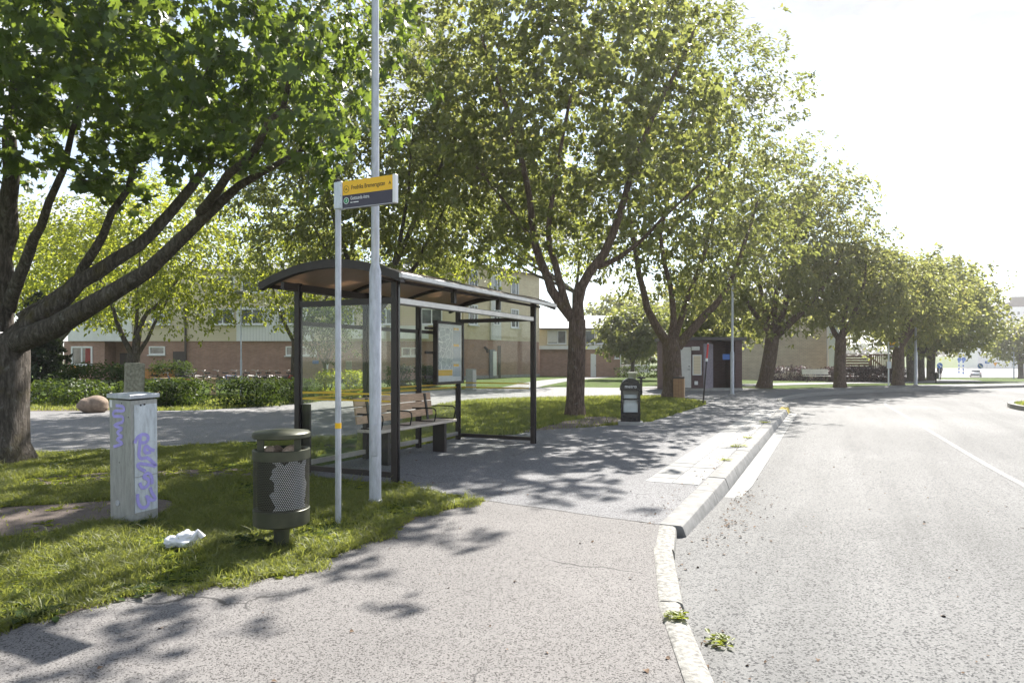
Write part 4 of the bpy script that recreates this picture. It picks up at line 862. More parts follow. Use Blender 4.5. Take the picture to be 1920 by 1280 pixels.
# hospital-like block far away
hz = float(hgt(215, 300)); hb = thing('white_block', 'distant white block with rows of dark windows above the field', 'building', (208, 297, hz), R(-8))
MB().box((26, 8, 13.5), (56, 16, 27)).obj('wall', M['white'], hb); MB().prism([(3, 27.05), (52, 27.05), (50, 30.5), (17, 30.5)], 1, 14, 'y').obj('roof', M['roof_dark'], hb)
MB().box((15, .5, 29.3), (7, 1.0, 4.4)).obj('roof_house', M['roof_dark'], hb)
wm = MB().box((0, 0, 0), (.9, .12, 1.35)).mesh('window', M['glass_dark'])
for rw in range(5):
    for c in range(15):
        o = link('window', wm, hb); o.location = (3 + c * 2.1 + (c // 2) * .5, -.03, 24.2 - rw * 3.25)
# kiosk (public toilet)
kx, ky = 8.15, 34.8
kk = thing('kiosk', 'flat-roofed brown tiled kiosk with a white door and a dark entrance recess', 'kiosk', (kx, ky, 0))
MB().prism([(0, 0), (1.75, 0), (2.35, .55), (2.35, 1.9), (3.95, 2.2), (3.95, 2.9), (0, 2.9)], .0, 2.62).obj('tiled_wall', M['brick_brown'], kk)
M['wing'] = simple('grey_violet_render', (.27, .24, .27), .9, var=.18, scale=10, bmp=.3, bscale=60)
MB().prism([(1.80, -.03), (2.42, .52), (2.42, .60), (1.76, .0)], .06, 2.45).obj('wing_wall', M['wing'], kk)
MB().box((3.75, 1.35, 1.31), (.35, 1.75, 2.62)).obj('side_wall', M['brick_brown'], kk)
MB().prism([(-.12, -.15), (1.9, -.15), (4.15, .42), (4.15, 3.05), (-.12, 3.05)], 2.64, 2.80).obj('roof', M['roof_dark'], kk)
MB().prism([(-.05, -.1), (1.78, -.1), (3.95, .45), (3.95, .9), (-.05, .9)], -.02, .14).obj('plinth', M['concrete'], kk)
do = MB().box((.62, -.03, 1.22), (.98, .08, 2.1), bev=.006).obj('door', M['offwhite'], kk); MB().box((.98, -.09, 1.12), (.12, .04, .03)).box((1.0, -.09, 1.28), (.05, .03, .05)).obj('handle', M['roof_dark'], do)
o = MB().box((1.42, -.03, 1.35), (.46, .05, 1.05)).obj('notice_board', M['white_gloss'], kk); MB().box((1.42, -.058, 1.35), (.37, .012, .95)).obj('slats', M['siding_cream'], o)
MB().box((1.32, -.1, 2.2), (.40, .2, .2), bev=.02).obj('wall_lamp', M['offwhite'], kk); MB().box((1.38, -.03, .42), (.17, .04, .19)).obj('vent_grille', M['white_gloss'], kk)
# ---------------------------------------------------------------- street furniture
M['brown_steel'] = simple('brown_powder_coat', (.026, .018, .0155), .5, 0.0, var=.2, scale=5)
M['silver'] = simple('brushed_aluminium', (.42, .40, .39), .35, .75, var=.12, scale=9, stretch=(1, 1, 1))
def galv(name, c):
    m, nt, b = mat(name); v = coords(nt, scale=(1, 1, .25)); f = noise(nt, v, 26, 6, .65); v2 = coords(nt)
    col = ramp(nt, f, [(.3, tuple(x * .72 for x in c)), (.55, c), (.75, tuple(min(1, x * 1.15) for x in c))])
    col = mix(nt, ramp(nt, noise(nt, v2, 60, 3), [(.62, 0.0), (.75, .3)]), col, (.30, .31, .33))
    nt.links.new(col, b.inputs['Base Color']); b.inputs['Metallic'].default_value = .35; b.inputs['Roughness'].default_value = .5; return m
M['galv'] = galv('galvanised_steel', (.50, .52, .56))
M['galv_box'] = galv('galvanised_sheet', (.40, .40, .38))
M['zinc_door'] = galv('pale_zinc_sheet', (.62, .66, .70))
def glass_mat():
    m, nt, b = mat('shelter_glass'); tr = nd(nt, 'ShaderNodeBsdfTransparent'); tr.inputs['Color'].default_value = (.955, .97, .96, 1)
    gl = nd(nt, 'ShaderNodeBsdfGlossy'); gl.inputs['Roughness'].default_value = .02; lw = nd(nt, 'ShaderNodeLayerWeight'); lw.inputs['Blend'].default_value = .5
    fr = math_(nt, 'ADD', math_(nt, 'MULTIPLY', math_(nt, 'POWER', lw.outputs['Facing'], 5.0), .9), .03)
    mx = nd(nt, 'ShaderNodeMixShader'); nt.links.new(fr, mx.inputs[0]); nt.links.new(tr.outputs[0], mx.inputs[1]); nt.links.new(gl.outputs[0], mx.inputs[2])
    df = nd(nt, 'ShaderNodeBsdfDiffuse'); df.inputs['Color'].default_value = (.6, .62, .58, 1); m2 = nd(nt, 'ShaderNodeMixShader')
    nt.links.new(ramp(nt, noise(nt, coords(nt), 5, 5, .7), [(.4, .004), (.8, .03)]), m2.inputs[0]); nt.links.new(mx.outputs[0], m2.inputs[1]); nt.links.new(df.outputs[0], m2.inputs[2])
    nt.links.new(m2.outputs[0], nt.nodes['Material Output'].inputs['Surface']); return m
M['glass'] = glass_mat()
m, nt, b = mat('smoked_roof_sheet'); v = coords(nt, scale=(6, 1, 1))
c_ = ramp(nt, noise(nt, v, 3, 4), [(.3, (.34, .27, .21)), (.7, (.44, .36, .29))]); nt.links.new(c_, b.inputs['Base Color']); b.inputs['Roughness'].default_value = .35
tl = nd(nt, 'ShaderNodeBsdfTranslucent'); tl.inputs['Color'].default_value = (.5, .38, .28, 1); mx = nd(nt, 'ShaderNodeMixShader'); mx.inputs[0].default_value = .5
nt.links.new(b.outputs[0], mx.inputs[1]); nt.links.new(tl.outputs[0], mx.inputs[2]); nt.links.new(mx.outputs[0], nt.nodes['Material Output'].inputs['Surface']); M['roof_sheet'] = m
def wood(name, c, s=1.0):
    m, nt, b = mat(name); v = coords(nt, scale=(1.2, 14, 14)); f = noise(nt, v, 4, 6, .6, .8)
    col = ramp(nt, f, [(.28, tuple(x * .55 for x in c)), (.5, c), (.75, tuple(min(1, x * 1.25) for x in c))])
    k = ramp(nt, noise(nt, coords(nt), 9, 2), [(.68, 0.0), (.74, .7)]); col = mix(nt, k, col, tuple(x * .25 for x in c))
    nt.links.new(col, b.inputs['Base Color']); b.inputs['Roughness'].default_value = .65; bump(nt, b, f, .3, .004); return m
M['bench_wood'] = wood('bench_pine', (.55, .37, .24)); M['seat_wood'] = wood('bench_seat_worn', (.58, .50, .42)); M['wood_orange'] = wood('orange_stained_wood', (.48, .22, .06)); M['wood_pale'] = wood('pale_timber', (.60, .42, .27)); M['wood_redpaint'] = wood('red_painted_wood', (.32, .05, .035))
M['yellow'] = simple('traffic_yellow', (.92, .52, .01), .45, var=.04); M['sign_dark'] = simple('dark_violet_panel', (.045, .038, .06), .45, var=.08)
M['black'] = simple('black_print', (.012, .012, .014), .5, var=.1); M['white_print'] = simple('white_print', (.80, .80, .80), .5, var=.02); M['green_print'] = simple('green_print', (.01, .26, .09), .5, var=.04)
M['black_gloss'] = simple('black_enamel', (.012, .012, .014), .22, 0, var=.2); M['rubber'] = simple('rubber', (.02, .02, .02), .8, var=.2)
M['lemon'] = simple('yellow_glass_tape', (.72, .46, .03), .5, var=.06)

# ---- bus shelter
sh = thing('bus_shelter', 'dark brown glazed bus shelter with an arched roof', 'bus shelter', NP[:], RZ)
LS, DS, HR, HF = 4.5, 1.65, 2.40, 2.66
BP = [0, 1.53, 3.06, 4.5]
def post(x, y, top, w=.09):
    o = MB().box((x, y, top / 2), (w, w, top), bev=.006).obj('post', M['brown_steel'], sh)
    MB().box((x, y - w / 2 - .006, top / 2), (w * .34, .014, top - .02)).obj('groove_strip', M['black_gloss'], o)
post(0, 0, HR + .28); post(LS, 0, HR + .28)
for x in BP: post(x, DS, HR + .28, .085)
for x in (1.5, 3.0): MB().box((x, 0, HR + .17), (.075, .06, .23)).obj('roof_stub', M['brown_steel'], sh)
ra = MB().box((LS / 2, 0, HR - .02), (LS - .10, .07, .085), bev=.008).obj('front_rail', M['silver'], sh)
MB().box((LS / 2, DS, HR - .28), (LS - .095, .05, .06)).obj('back_rail', M['brown_steel'], sh)
MB().box((LS / 2, DS, .13), (LS - .095, .05, .07)).obj('base_rail', M['silver'], sh)
for x in (0, LS):
    MB().box((x, DS / 2, HR - .02), (.065, DS - .10, .075)).obj('side_rail', M['brown_steel'], sh)
    MB().box((x, DS / 2, .10), (.055, DS - .10, .07)).obj('base_rail', M['brown_steel'], sh)
def pane(c, d, stripes, axis):
    o = MB().box(c, d).obj('glass_pane', M['glass'], sh)
    for z in stripes:
        dd = (d[0] - .02, .002, .022) if axis == 'x' else (.002, d[1] - .02, .022)
        off = (0, -.006, 0) if axis == 'x' else (-.006, 0, 0)
        MB().box((c[0] + off[0], c[1] + off[1], z), dd).obj('warning_stripe', M['lemon'], o)
for x0, x1 in zip(BP[:-1], BP[1:]): pane(((x0 + x1) / 2, DS + .012, 1.14), (x1 - x0 - .11, .008, 1.93), (1.06, 1.13), 'x')
pane((0, DS / 2, 1.25), (.008, DS - .14, 2.2), (1.06, 1.15), 'y'); pane((LS, DS / 2, 1.25), (.008, DS - .14, 2.2), (1.06, 1.15), 'y')
MB().box((.06, DS - .10, .50), (.03, .13, .96)).obj('kick_panel', M['brown_steel'], sh)
y0, y1 = -.32, DS + .38; half = (y1 - y0) / 2; yc = (y0 + y1) / 2; zE = 2.655; rise = .24
def arc(t): return (yc + half * t, zE + rise * (1 - t * t))
ts = np.linspace(-1, 1, 19); xe = (-.36, LS + .36)
seg = [xe[0] + .05, 1.47, 3.0, xe[1] - .05]
rf = None
for a, c in zip(seg[:-1], seg[1:]):
    pts = [arc(t) for t in ts]; out = pts + [(y, z + .012) for y, z in reversed(pts)]
    MB().prism(out, a + .01, c - .01, 'x').obj('roof_panel', M['roof_sheet'], sh, smooth=True)
for k, x in enumerate(seg):
    pts = [arc(t) for t in ts]; wdt = .05 if 0 < k < 3 else .09
    out = [(y, z - (.05 if 0 < k < 3 else .085)) for y, z in pts] + [(y, z + .024) for y, z in reversed(pts)]
    MB().prism(out, x - wdt / 2, x + wdt / 2, 'x').obj('roof_arch', M['brown_steel'], sh, smooth=True)
for yy, m_ in ((y0, 'silver'), (y1, 'brown_steel')): MB().box((LS / 2, yy, zE - .005), (xe[1] - xe[0] - .002, .05, .075), bev=.012).obj('eaves_beam', M[m_], sh)
MB().box((LS / 2, DS, HR + .22), (xe[1] - xe[0] - .1, .06, .10)).obj('roof_purlin', M['brown_steel'], sh)
MB().box((LS / 2, 0, HR + .235), (xe[1] - xe[0] - .1, .04, .04)).obj('roof_purlin', M['brown_steel'], sh)
# poster case
pc = thing('poster_case', 'framed route map and timetable case hung on the shelter back wall', 'poster case'); pc.location = Vector((*S(3.94, DS - .12), 1.74)); pc.rotation_euler = (0, 0, RZ)
W, H = 1.02, 1.20
b_ = MB().box((0, 0, H / 2 - .025), (W, .09, .05)).box((0, 0, -H / 2 + .025), (W, .09, .05)).box((-W / 2 + .025, 0, 0), (.05, .09, H - .102)).box((W / 2 - .025, 0, 0), (.05, .09, H - .102)).obj('frame', M['brown_steel'], pc)
def map_mat():
    m, nt, b = mat('route_map'); v = coords(nt); f = nd(nt, 'ShaderNodeTexVoronoi', feature='DISTANCE_TO_EDGE'); f.inputs['Scale'].default_value = 7; nt.links.new(v, f.inputs['Vector'])
    f2 = nd(nt, 'ShaderNodeTexVoronoi', feature='DISTANCE_TO_EDGE'); f2.inputs['Scale'].default_value = 22; nt.links.new(v, f2.inputs['Vector'])
    base_ = ramp(nt, noise(nt, v, 3, 4), [(.35, (.20, .25, .31)), (.65, (.36, .42, .46))])
    c = mix(nt, ramp(nt, f2.outputs['Distance'], [(.02, .5), (.05, 0.0)]), base_, (.5, .55, .58)); c = mix(nt, ramp(nt, f.outputs['Distance'], [(.015, 1.0), (.04, 0.0)]), c, (.75, .78, .78))
    nt.links.new(c, b.inputs['Base Color']); b.inputs['Roughness'].default_value = .3; return m
M['map'] = map_mat(); M['paper'] = simple('white_paper', (.70, .72, .74), .6, var=.04); M['paper_blue'] = siding('timetable_print', (.52, .58, .66), 45)
MB().box((0, -.005, 0), (W - .1, .02, H - .1)).obj('backing', M['paper'], pc)
MB().box((-.17, -.017, .08), (.54, .003, .78)).obj('route_map', M['map'], pc)
MB().box((-.17, -.017, -.38), (.54, .003, .11)).obj('yellow_band', M['yellow'], pc)
for k, z in enumerate((.30, -.02, -.36)):
    o = MB().box((.27, -.017, z), (.28, .003, .28 if k < 2 else .2)).obj('timetable', M['paper_blue'], pc); MB().box((.24, -.02, z + .17 if k < 2 else z + .12), (.2, .003, .05)).obj('heading', M['yellow'], o)
MB().box((0, -.035, 0), (W - .1, .004, H - .1)).obj('glass_pane', M['glass'], pc)
for z in (.45, 0, -.45): MB().box((-W / 2 - .14, .04, z), (.27, .03, .05)).obj('bracket', M['brown_steel'], pc)
MB().box((W / 2 + .012, .06, 0), (.02, .1, .05)).obj('bracket', M['brown_steel'], pc)
# bench in the shelter
be = thing('bench', 'pine bench with black tubular armrests inside the shelter', 'bench', (*S(1.9, 1.02), .010), RZ)
for k in range(3): MB().box((0, -.14 + k * .15, .535), (2.2, .142, .045), bev=.006).obj('seat_plank', M['seat_wood'], be)
for k in range(3): MB().box((0, .285 + k * .022, .68 + k * .135), (2.12, .035, .118 if k != 2 else .13), bev=.006, rx=-.16).obj('back_plank', M['bench_wood'], be)
for x in (-.78, .86): MB().box((x, .0, .255), (.075, .24, .51), bev=.004).obj('leg', M['brown_steel'], be)
for x in (-.78, .86): MB().box((x, .27, .75), (.05, .02, .52), rx=-.16).obj('back_support', M['brown_steel'], be)
for x in (-1.05, -.3, .42, 1.06): MB().tube([(x, .27, .78), (x, .10, .785), (x, -.14, .785), (x, -.19, .76), (x, -.20, .70), (x, -.17, .57), (x, -.12, .565), (x, .2, .565)], .011, 8).obj('armrest', M['black_gloss'], be, smooth=True)

# ---- bus stop flag and poles
fx, fy = -1.71, 6.61
fl = thing('bus_stop_sign', 'bus stop flag on a thin grey pole, yellow over dark violet, nearest the camera', 'bus stop sign', (fx, fy, 0), math.atan2(-.43, .9), group='bus stop signs')
po = MB().tube([(0, 0, -.1), (0, 0, 3.34)], .029, 16).obj('pole', M['galv'], fl, smooth=True)
MB().tube([(0, 0, .93), (0, 0, .985)], .0305, 16, cap=False).obj('yellow_band', M['yellow'], po, smooth=True)
MB().lathe([(.031, 3.34), (.031, 3.37), (.0, 3.385)], 14).obj('cap', M['brown_steel'], po)
MB().box((.02, 0, 3.21), (.10, .074, .27), bev=.01).obj('clamp', M['zinc_door'], fl)
for z in (3.12, 3.20, 3.30): MB().lathe([(.006, 0), (.006, .003), (0, .004)], 8).obj('screw', M['galv'], fl).matrix_local = Matrix.Translation((.06, -.038, z)) @ Matrix.Rotation(R(90), 4, 'X')
MB().box((.365, 0, 3.273), (.595, .035, .135)).obj('yellow_panel', M['yellow'], fl); MB().box((.365, 0, 3.142), (.595, .034, .124)).obj('dark_panel', M['sign_dark'], fl)
MB().box((.680, 0, 3.21), (.034, .05, .268), bev=.004).obj('end_cap', M['white_gloss'], fl)
MB().box((.365, 0, 3.077), (.595, .038, .006)).obj('lower_trim', M['silver'], fl)
rt = (R(90), 0, 0)
text('Fredrika Bremersgatan', .062, M['black'], fl, (.175, -.0185, 3.270), rt, sx=.70)
text('A', .045, M['black'], fl, (.615, -.0185, 3.268), rt)
text('Gottsunda östra', .050, M['white_print'], fl, (.165, -.018, 3.168), rt, sx=.68)
b_ = MB()
for x0, w in ((.165, .022), (.192, .006), (.203, .060)): b_.box((x0 + w / 2, -.0178, 3.128), (w, .0012, .009))
b_.obj('small_print', M['white_print'], fl)
def ring(r0, r1, x, z, m, par, nm, y=-.0188):
    n = 28; vs = [(x + r_ * math.cos(2 * math.pi * k / n), y, z + r_ * math.sin(2 * math.pi * k / n)) for r_ in (r0, r1) for k in range(n)]
    fs = [(k, (k + 1) % n, n + (k + 1) % n, n + k) for k in range(n)] if r0 > 0 else [tuple(range(n, 2 * n))]
    if r0 <= 0: vs = vs
    return MB().add(vs, fs).obj(nm, m, par)
ring(.030, .034, .115, 3.262, M['black'], fl, 'emblem_ring'); text('UL', .030, M['black'], fl, (.115, -.0188, 3.262), rt, align='CENTER', name='emblem')
ring(0, .026, .115, 3.150, M['green_print'], fl, 'route_disc', -.0184); ring(.027, .032, .115, 3.150, M['white_print'], fl, 'route_ring', -.0186); text('3', .042, M['white_print'], fl, (.115, -.0190, 3.150), rt, align='CENTER', name='route_number')
lp = thing('lamp_pole', 'thick galvanised lamp pole rising out of the picture in front of the shelter', 'lamp post', (-1.52, 7.47, 0))
MB().tube([(0, 0, -.1), (0, 0, 2.58), (0, 0, 2.66)], [.066, .066, .048], 20).obj('lower_sleeve', M['galv'], lp, smooth=True)
MB().tube([(0, 0, 2.66), (0, 0, 8.4)], [.046, .035], 16).obj('upper_pole', M['galv'], lp, smooth=True)
MB().lathe([(.078, .0), (.078, .05), (.067, .06)], 20).obj('ground_collar', M['galv_box'], lp)
MB().box((.0, -.064, .72), (.075, .012, .36), bev=.008).obj('hatch', M['galv'], lp)
MB().tube([(0, 0, 8.4), (.5, -.24, 8.62), (1.1, -.5, 8.68)], .03, 10).obj('arm', M['galv'], lp, smooth=True); MB().box((1.35, -.62, 8.68), (.6, .26, .1), rz=-.43, bev=.03).obj('lamp_head', M['galv_box'], lp)

# ---- litter bin
M['bin_green'] = simple('dark_olive_enamel', (.055, .058, .036), .45, .3, var=.3, scale=7)
def perf():
    m, nt, b = mat('perforated_sheet'); tc = nd(nt, 'ShaderNodeTexCoord'); sp = nd(nt, 'ShaderNodeSeparateXYZ'); nt.links.new(tc.outputs['Object'], sp.inputs[0])
    an = math_(nt, 'MULTIPLY', math_(nt, 'ARCTAN2', sp.outputs['Y'], sp.outputs['X']), .232 / .0165); z = math_(nt, 'MULTIPLY', sp.outputs['Z'], 1 / .0143)
    row = math_(nt, 'FLOOR', z); sh_ = math_(nt, 'MULTIPLY', math_(nt, 'MODULO', row, 2.0), .5)
    fx_ = math_(nt, 'SUBTRACT', math_(nt, 'FRACT', math_(nt, 'ADD', math_(nt, 'ADD', an, sh_), 100.0)), .5); fz_ = math_(nt, 'SUBTRACT', math_(nt, 'FRACT', z), .5)
    d = math_(nt, 'ADD', math_(nt, 'MULTIPLY', fx_, fx_), math_(nt, 'MULTIPLY', math_(nt, 'MULTIPLY', fz_, fz_), .75)); hole = math_(nt, 'LESS_THAN', d, .105)
    b.inputs['Base Color'].default_value = (.05, .048, .036, 1); b.inputs['Roughness'].default_value = .5; b.inputs['Metallic'].default_value = .3
    tr = nd(nt, 'ShaderNodeBsdfTransparent'); mx = nd(nt, 'ShaderNodeMixShader'); nt.links.new(hole, mx.inputs[0]); nt.links.new(b.outputs[0], mx.inputs[1]); nt.links.new(tr.outputs[0], mx.inputs[2])
    nt.links.new(mx.outputs[0], nt.nodes['Material Output'].inputs['Surface']); return m
M['perf'] = perf(); M['bag'] = simple('white_plastic', (.72, .73, .76), .4, var=.08, scale=9, bmp=.5, bscale=16)
bn = thing('litter_bin', 'round olive perforated litter bin with a domed lid on one post', 'litter bin', (-1.975, 5.76, 0), R(8))
MB().tube([(0, 0, -.08), (0, 0, .22)], .065, 18).obj('stand', M['bin_green'], bn, smooth=True)
MB().lathe([(.06, .195), (.215, .2), (.232, .212), (.234, .335), (.228, .34)], 36).obj('base_band', M['bin_green'], bn, smooth=True)
MB().lathe([(.2285, .335), (.2285, .765)], 48).obj('perforated_wall', M['perf'], bn, smooth=True)
MB().lathe([(.205, .77), (.205, .83), (.222, .845), (.237, .84), (.237, .762), (.226, .76)], 40).obj('rim', M['bin_green'], bn, smooth=True)
for x in (-.15, .15): MB().box((x, -.10, .89), (.055, .02, .115)).obj('lid_support', M['bin_green'], bn)
MB().lathe([(.0, .94), (.232, .94), (.24, .946), (.24, .978), (.228, .990), (.12, 1.004), (0, 1.008)], 40).obj('lid', M['bin_green'], bn, smooth=True)
MB().lathe([(.0, .34), (.19, .342), (.197, .40), (.2, .75), (.198, .80)], 30).obj('inner_bin', M['black_gloss'], bn, smooth=True)
vs, fs = [], []; n = 16
for i in range(13):
    z = .35 + i * .034
    for k in range(n + 1):
        q = R(-100 + 85 * k / n) + (.10 * math.sin(i * 1.3) + .07 * math.sin(i * 3.1) + .05 * (i % 2)) * max(0, 1 - k / 6) - .08 * math.sin(i * .9) * max(0, k - 10) / 6; rr_ = .214 + .004 * math.sin(i * 2.1 + k * 1.7); vs.append((rr_ * math.cos(q), rr_ * math.sin(q), z + (.03 * math.sin(k * .9) if i == 12 else 0)))
for i in range(12):
    for k in range(n): fs.append((i * (n + 1) + k, i * (n + 1) + k + 1, (i + 1) * (n + 1) + k + 1, (i + 1) * (n + 1) + k))
bg = MB().add(vs, fs).obj('bin_liner', M['bag'], bn, smooth=True)
r = np.random.default_rng(120); b_ = MB()
for k in range(7):
    q = r.uniform(0, 6.28); b_.lathe([(.001, -.04), (.05, -.02), (.06, .02), (.03, .05), (.001, .06)], 9, (math.cos(q) * .1, math.sin(q) * .1, .80 + r.uniform(0, .03)), (r.uniform(.6, 1.3), r.uniform(.6, 1.3)))
b_.obj('rubbish', simple('crumpled_paper', (.45, .33, .24), .8, var=.4, scale=30), bn)

# ---- electric cabinet with graffiti
cb = thing('electric_cabinet', 'leaning galvanised cabinet with purple graffiti on two sides', 'cabinet', (-3.68, 6.50, 0), RZ)
cb.rotation_euler = (R(1.2), R(-1.4), RZ)
CW, CD, CH = .285, .315, 1.24          # local x along the street, local y to the back; faces y=0 side is the left one
MB().box((CW / 2, CD / 2, CH / 2 - .08), (CW, CD, CH + .1), bev=.004).obj('body', M['galv_box'], cb)
MB().box((CW / 2, CD / 2, CH + .005), (CW + .035, CD + .035, .042), bev=.004).obj('lid', M['galv'], cb)
MB().box((CW / 2 + .012, -.003, .815), (CW - .045, .008, .70)).obj('door', M['zinc_door'], cb)
MB().box((CW / 2 + .012, -.003, .285), (CW - .045, .008, .345)).obj('lower_door', M['zinc_door'], cb)
M['spray'] = simple('purple_spray', (.42, .37, .78), .6, var=.12, scale=14)
def quad_uv(x, y, q):
    (tl, tr, bl, br) = q; v = 0.5
    for _ in range(8):
        lx = tl[0] + (bl[0] - tl[0]) * v; rx = tr[0] + (br[0] - tr[0]) * v; u = (x - lx) / (rx - lx)
        ty = tl[1] + (tr[1] - tl[1]) * u; by = bl[1] + (br[1] - bl[1]) * u; v = (y - ty) / (by - ty)
    return u, v
def smooth3(pts, n=4):
    out = []
    for i in range(len(pts) - 1):
        p0, p1, p2, p3 = [Vector(pts[k]) for k in (max(i - 1, 0), i, i + 1, min(i + 2, len(pts) - 1))]
        out += [.5 * (2 * p1 + (p2 - p0) * t + (2 * p0 - 5 * p1 + 4 * p2 - p3) * t * t + (3 * p1 - p0 - 3 * p2 + p3) * t ** 3) for t in [k / n for k in range(n)]]
    return out + [Vector(pts[-1])]
qr = ((245, 155), (460, 140), (280, 1130), (495, 1075)); ql = ((92, 160), (222, 160), (120, 1100), (270, 1130)); b_ = MB(); b2 = MB()
for k, s in enumerate(([(285, 485), (300, 445), (340, 418), (380, 425), (388, 455), (365, 480), (330, 478)], [(325, 430), (322, 520), (318, 570), (335, 600), (375, 595)], [(445, 540), (410, 530), (375, 505), (362, 535), (375, 558), (415, 550)],
          [(375, 590), (410, 610), (458, 655), (410, 650), (322, 640), (318, 668), (375, 698)], [(430, 795), (425, 740), (395, 712), (360, 740), (402, 765), (390, 810), (350, 822), (330, 785)], [(315, 870), (320, 930), (345, 970), (385, 970), (405, 935), (385, 880)], [(415, 820), (430, 860), (460, 905), (425, 915), (395, 890)])):
    pp = [];
    for x, y in s: u, v = quad_uv(x, y, qr); pp.append((u * CW, 0, CH * (1 - v) - .02))
    b_.ribbon(smooth3(pp), .033, (0, -1, 0), .0085 + .0006 * k)
for k, s in enumerate(([(135, 210), (180, 215), (185, 245), (130, 252), (125, 290), (180, 290), (185, 330)], [(185, 330), (130, 360), (182, 380), (150, 412), (186, 440)], [(186, 440), (150, 465), (188, 490), (130, 520)])):
    pp = []
    for x, y in s: u, v = quad_uv(x, y, ql); pp.append((0, CD * (1 - u), CH * (1 - v) - .02))
    b2.ribbon(smooth3(pp), .03, (-1, 0, 0), .003 + .0006 * k)
b_.obj('graffiti', M['spray'], cb); b2.obj('graffiti', M['spray'], cb)
o = MB().lathe([(.028, 0), (.028, .006), (0, .006)], 18).obj('inspection_cap', M['galv'], cb); o.matrix_local = Matrix.Translation((0, .2, .2)) @ Matrix.Rotation(R(-90), 4, 'Y')
for (x, z) in ((.10, 1.16), (.14, 1.165)):
    o = MB().lathe([(.009, 0), (.009, .005), (0, .006)], 10).obj('lock', M['black'], cb); o.matrix_local = Matrix.Translation((x, -.007, z)) @ Matrix.Rotation(R(90), 4, 'X')
for (y, z) in ((.13, 1.18), (.16, .86), (.17, .60), (.03, 1.05)):
    o = MB().lathe([(.005, 0), (.005, .003), (0, .004)], 8).obj('screw', M['black'], cb); o.matrix_local = Matrix.Translation((0, y, z)) @ Matrix.Rotation(R(-90), 4, 'Y')
MB().box((-.003, CD - .03, 1.17), (.004, .035, .07)).obj('sticker', M['white_print'], cb)
# crumpled plastic bag on the grass
from mathutils import noise as mnoise
bm = bmesh.new(); bmesh.ops.create_icosphere(bm, subdivisions=5, radius=1)
for v in bm.verts:
    p = v.co.copy(); c1 = abs(mnoise.noise(p * 2.1 + Vector((3, 1, 7)))); c2 = abs(mnoise.noise(p * 5.3)); c3 = mnoise.noise(p * 1.1 + Vector((9, 2, 4)))
    s = .86 + .45 * c3 + .30 * c1 - .20 * c2; v.co = Vector((p.x * .14 * s, p.y * .10 * s, max(-.3, p.z) * .10 * s + .02))
for k in range(2):                                               # two knotted handles
    q = bmesh.ops.create_cone(bm, cap_ends=False, segments=9, radius1=.03, radius2=.012, depth=.085, matrix=Matrix.Translation((.10 + .03 * k, -.02 + .05 * k, .085)) @ Matrix.Rotation(R(40 - 75 * k), 4, 'Y'))
me = bpy.data.meshes.new('plastic_bag'); bm.to_mesh(me); bm.free(); me.polygons.foreach_set('use_smooth', [True] * len(me.polygons)); me.materials.append(M['bag'])
o = link('plastic_bag', me); gx_, gy_ = G(342, 1026); o.location = (gx_, gy_, .02); o.rotation_euler = (0, 0, R(12)); tag(o, 'crumpled white plastic bag lying on the grass', 'plastic bag')

# ---- newspaper box
nb = thing('newspaper_box', 'black arched newspaper box marked metro beside the kerb-side lawn', 'newspaper box', (*G(1182, 796), .0), R(-8))
MB().box((0, 0, .04), (.60, .50, .1), bev=.01).obj('plinth', M['concrete'], nb)
MB().box((0, 0, .20), (.47, .38, .22), bev=.006).obj('base', M['black_gloss'], nb)
for sx in (-1, 1):
    for sy in (-1, 1): MB().box((sx * .215, sy * .17, .58), (.04, .04, .545)).obj('corner_post', M['black_gloss'], nb)
MB().box((0, -.17, .645), (.39, .03, .04)).obj('cross_bar', M['black_gloss'], nb)
M['ad_side'] = simple('blue_white_advert', (.34, .44, .58), .4, var=.6, scale=5)
MB().box((.222, 0, .58), (.012, .29, .54)).obj('side_panel', M['ad_side'], nb); MB().box((-.222, 0, .58), (.012, .29, .54)).obj('side_panel', M['black_gloss'], nb)
MB().box((0, .165, .58), (.39, .02, .54)).obj('back_panel', M['offwhite'], nb)
MB().box((0, 0, .42), (.34, .27, .2)).obj('newspapers', M['paper'], nb); MB().box((0, -.10, .55), (.30, .01, .40)).obj('front_page', M['paper'], nb)
MB().box((0, -.178, .58), (.39, .006, .53)).obj('glass_pane', M['glass'], nb)
ar = [(.255 * math.cos(q), .90 + .26 * math.sin(q)) for q in np.linspace(0, math.pi, 17)]; ar = [(.265, .86)] + ar + [(-.265, .86)]
hd = MB().prism(ar, -.215, .215, 'y').obj('arched_top', M['black_gloss'], nb, smooth=True)
text('metro', .115, M['white_print'], hd, (0, -.2165, .955), (R(90), 0, 0), align='CENTER', name='lettering')
# grey concrete litter bin behind the newspaper box
x, y = G(1184, 722); lb = thing('concrete_bin', 'grey-brown bin with a flat top standing behind the newspaper box', 'bin', (x + .05, y, 0))
MB().lathe([(.24, 0), (.26, .75)], 10).obj('body', M['concrete'], lb); MB().lathe([(.33, .75), (.33, .83)], 10).obj('lid', M['offwhite'], lb)
x, y = G(1202, 741); lb = thing('hooded_post', 'dark short post with a square cap behind the newspaper box', 'post', (x, y, 0))
MB().tube([(0, 0, -.05), (0, 0, .75)], .06, 10).obj('pole', M['black_gloss'], lb); MB().box((0, 0, .80), (.34, .3, .09)).obj('cap', M['black_gloss'], lb)
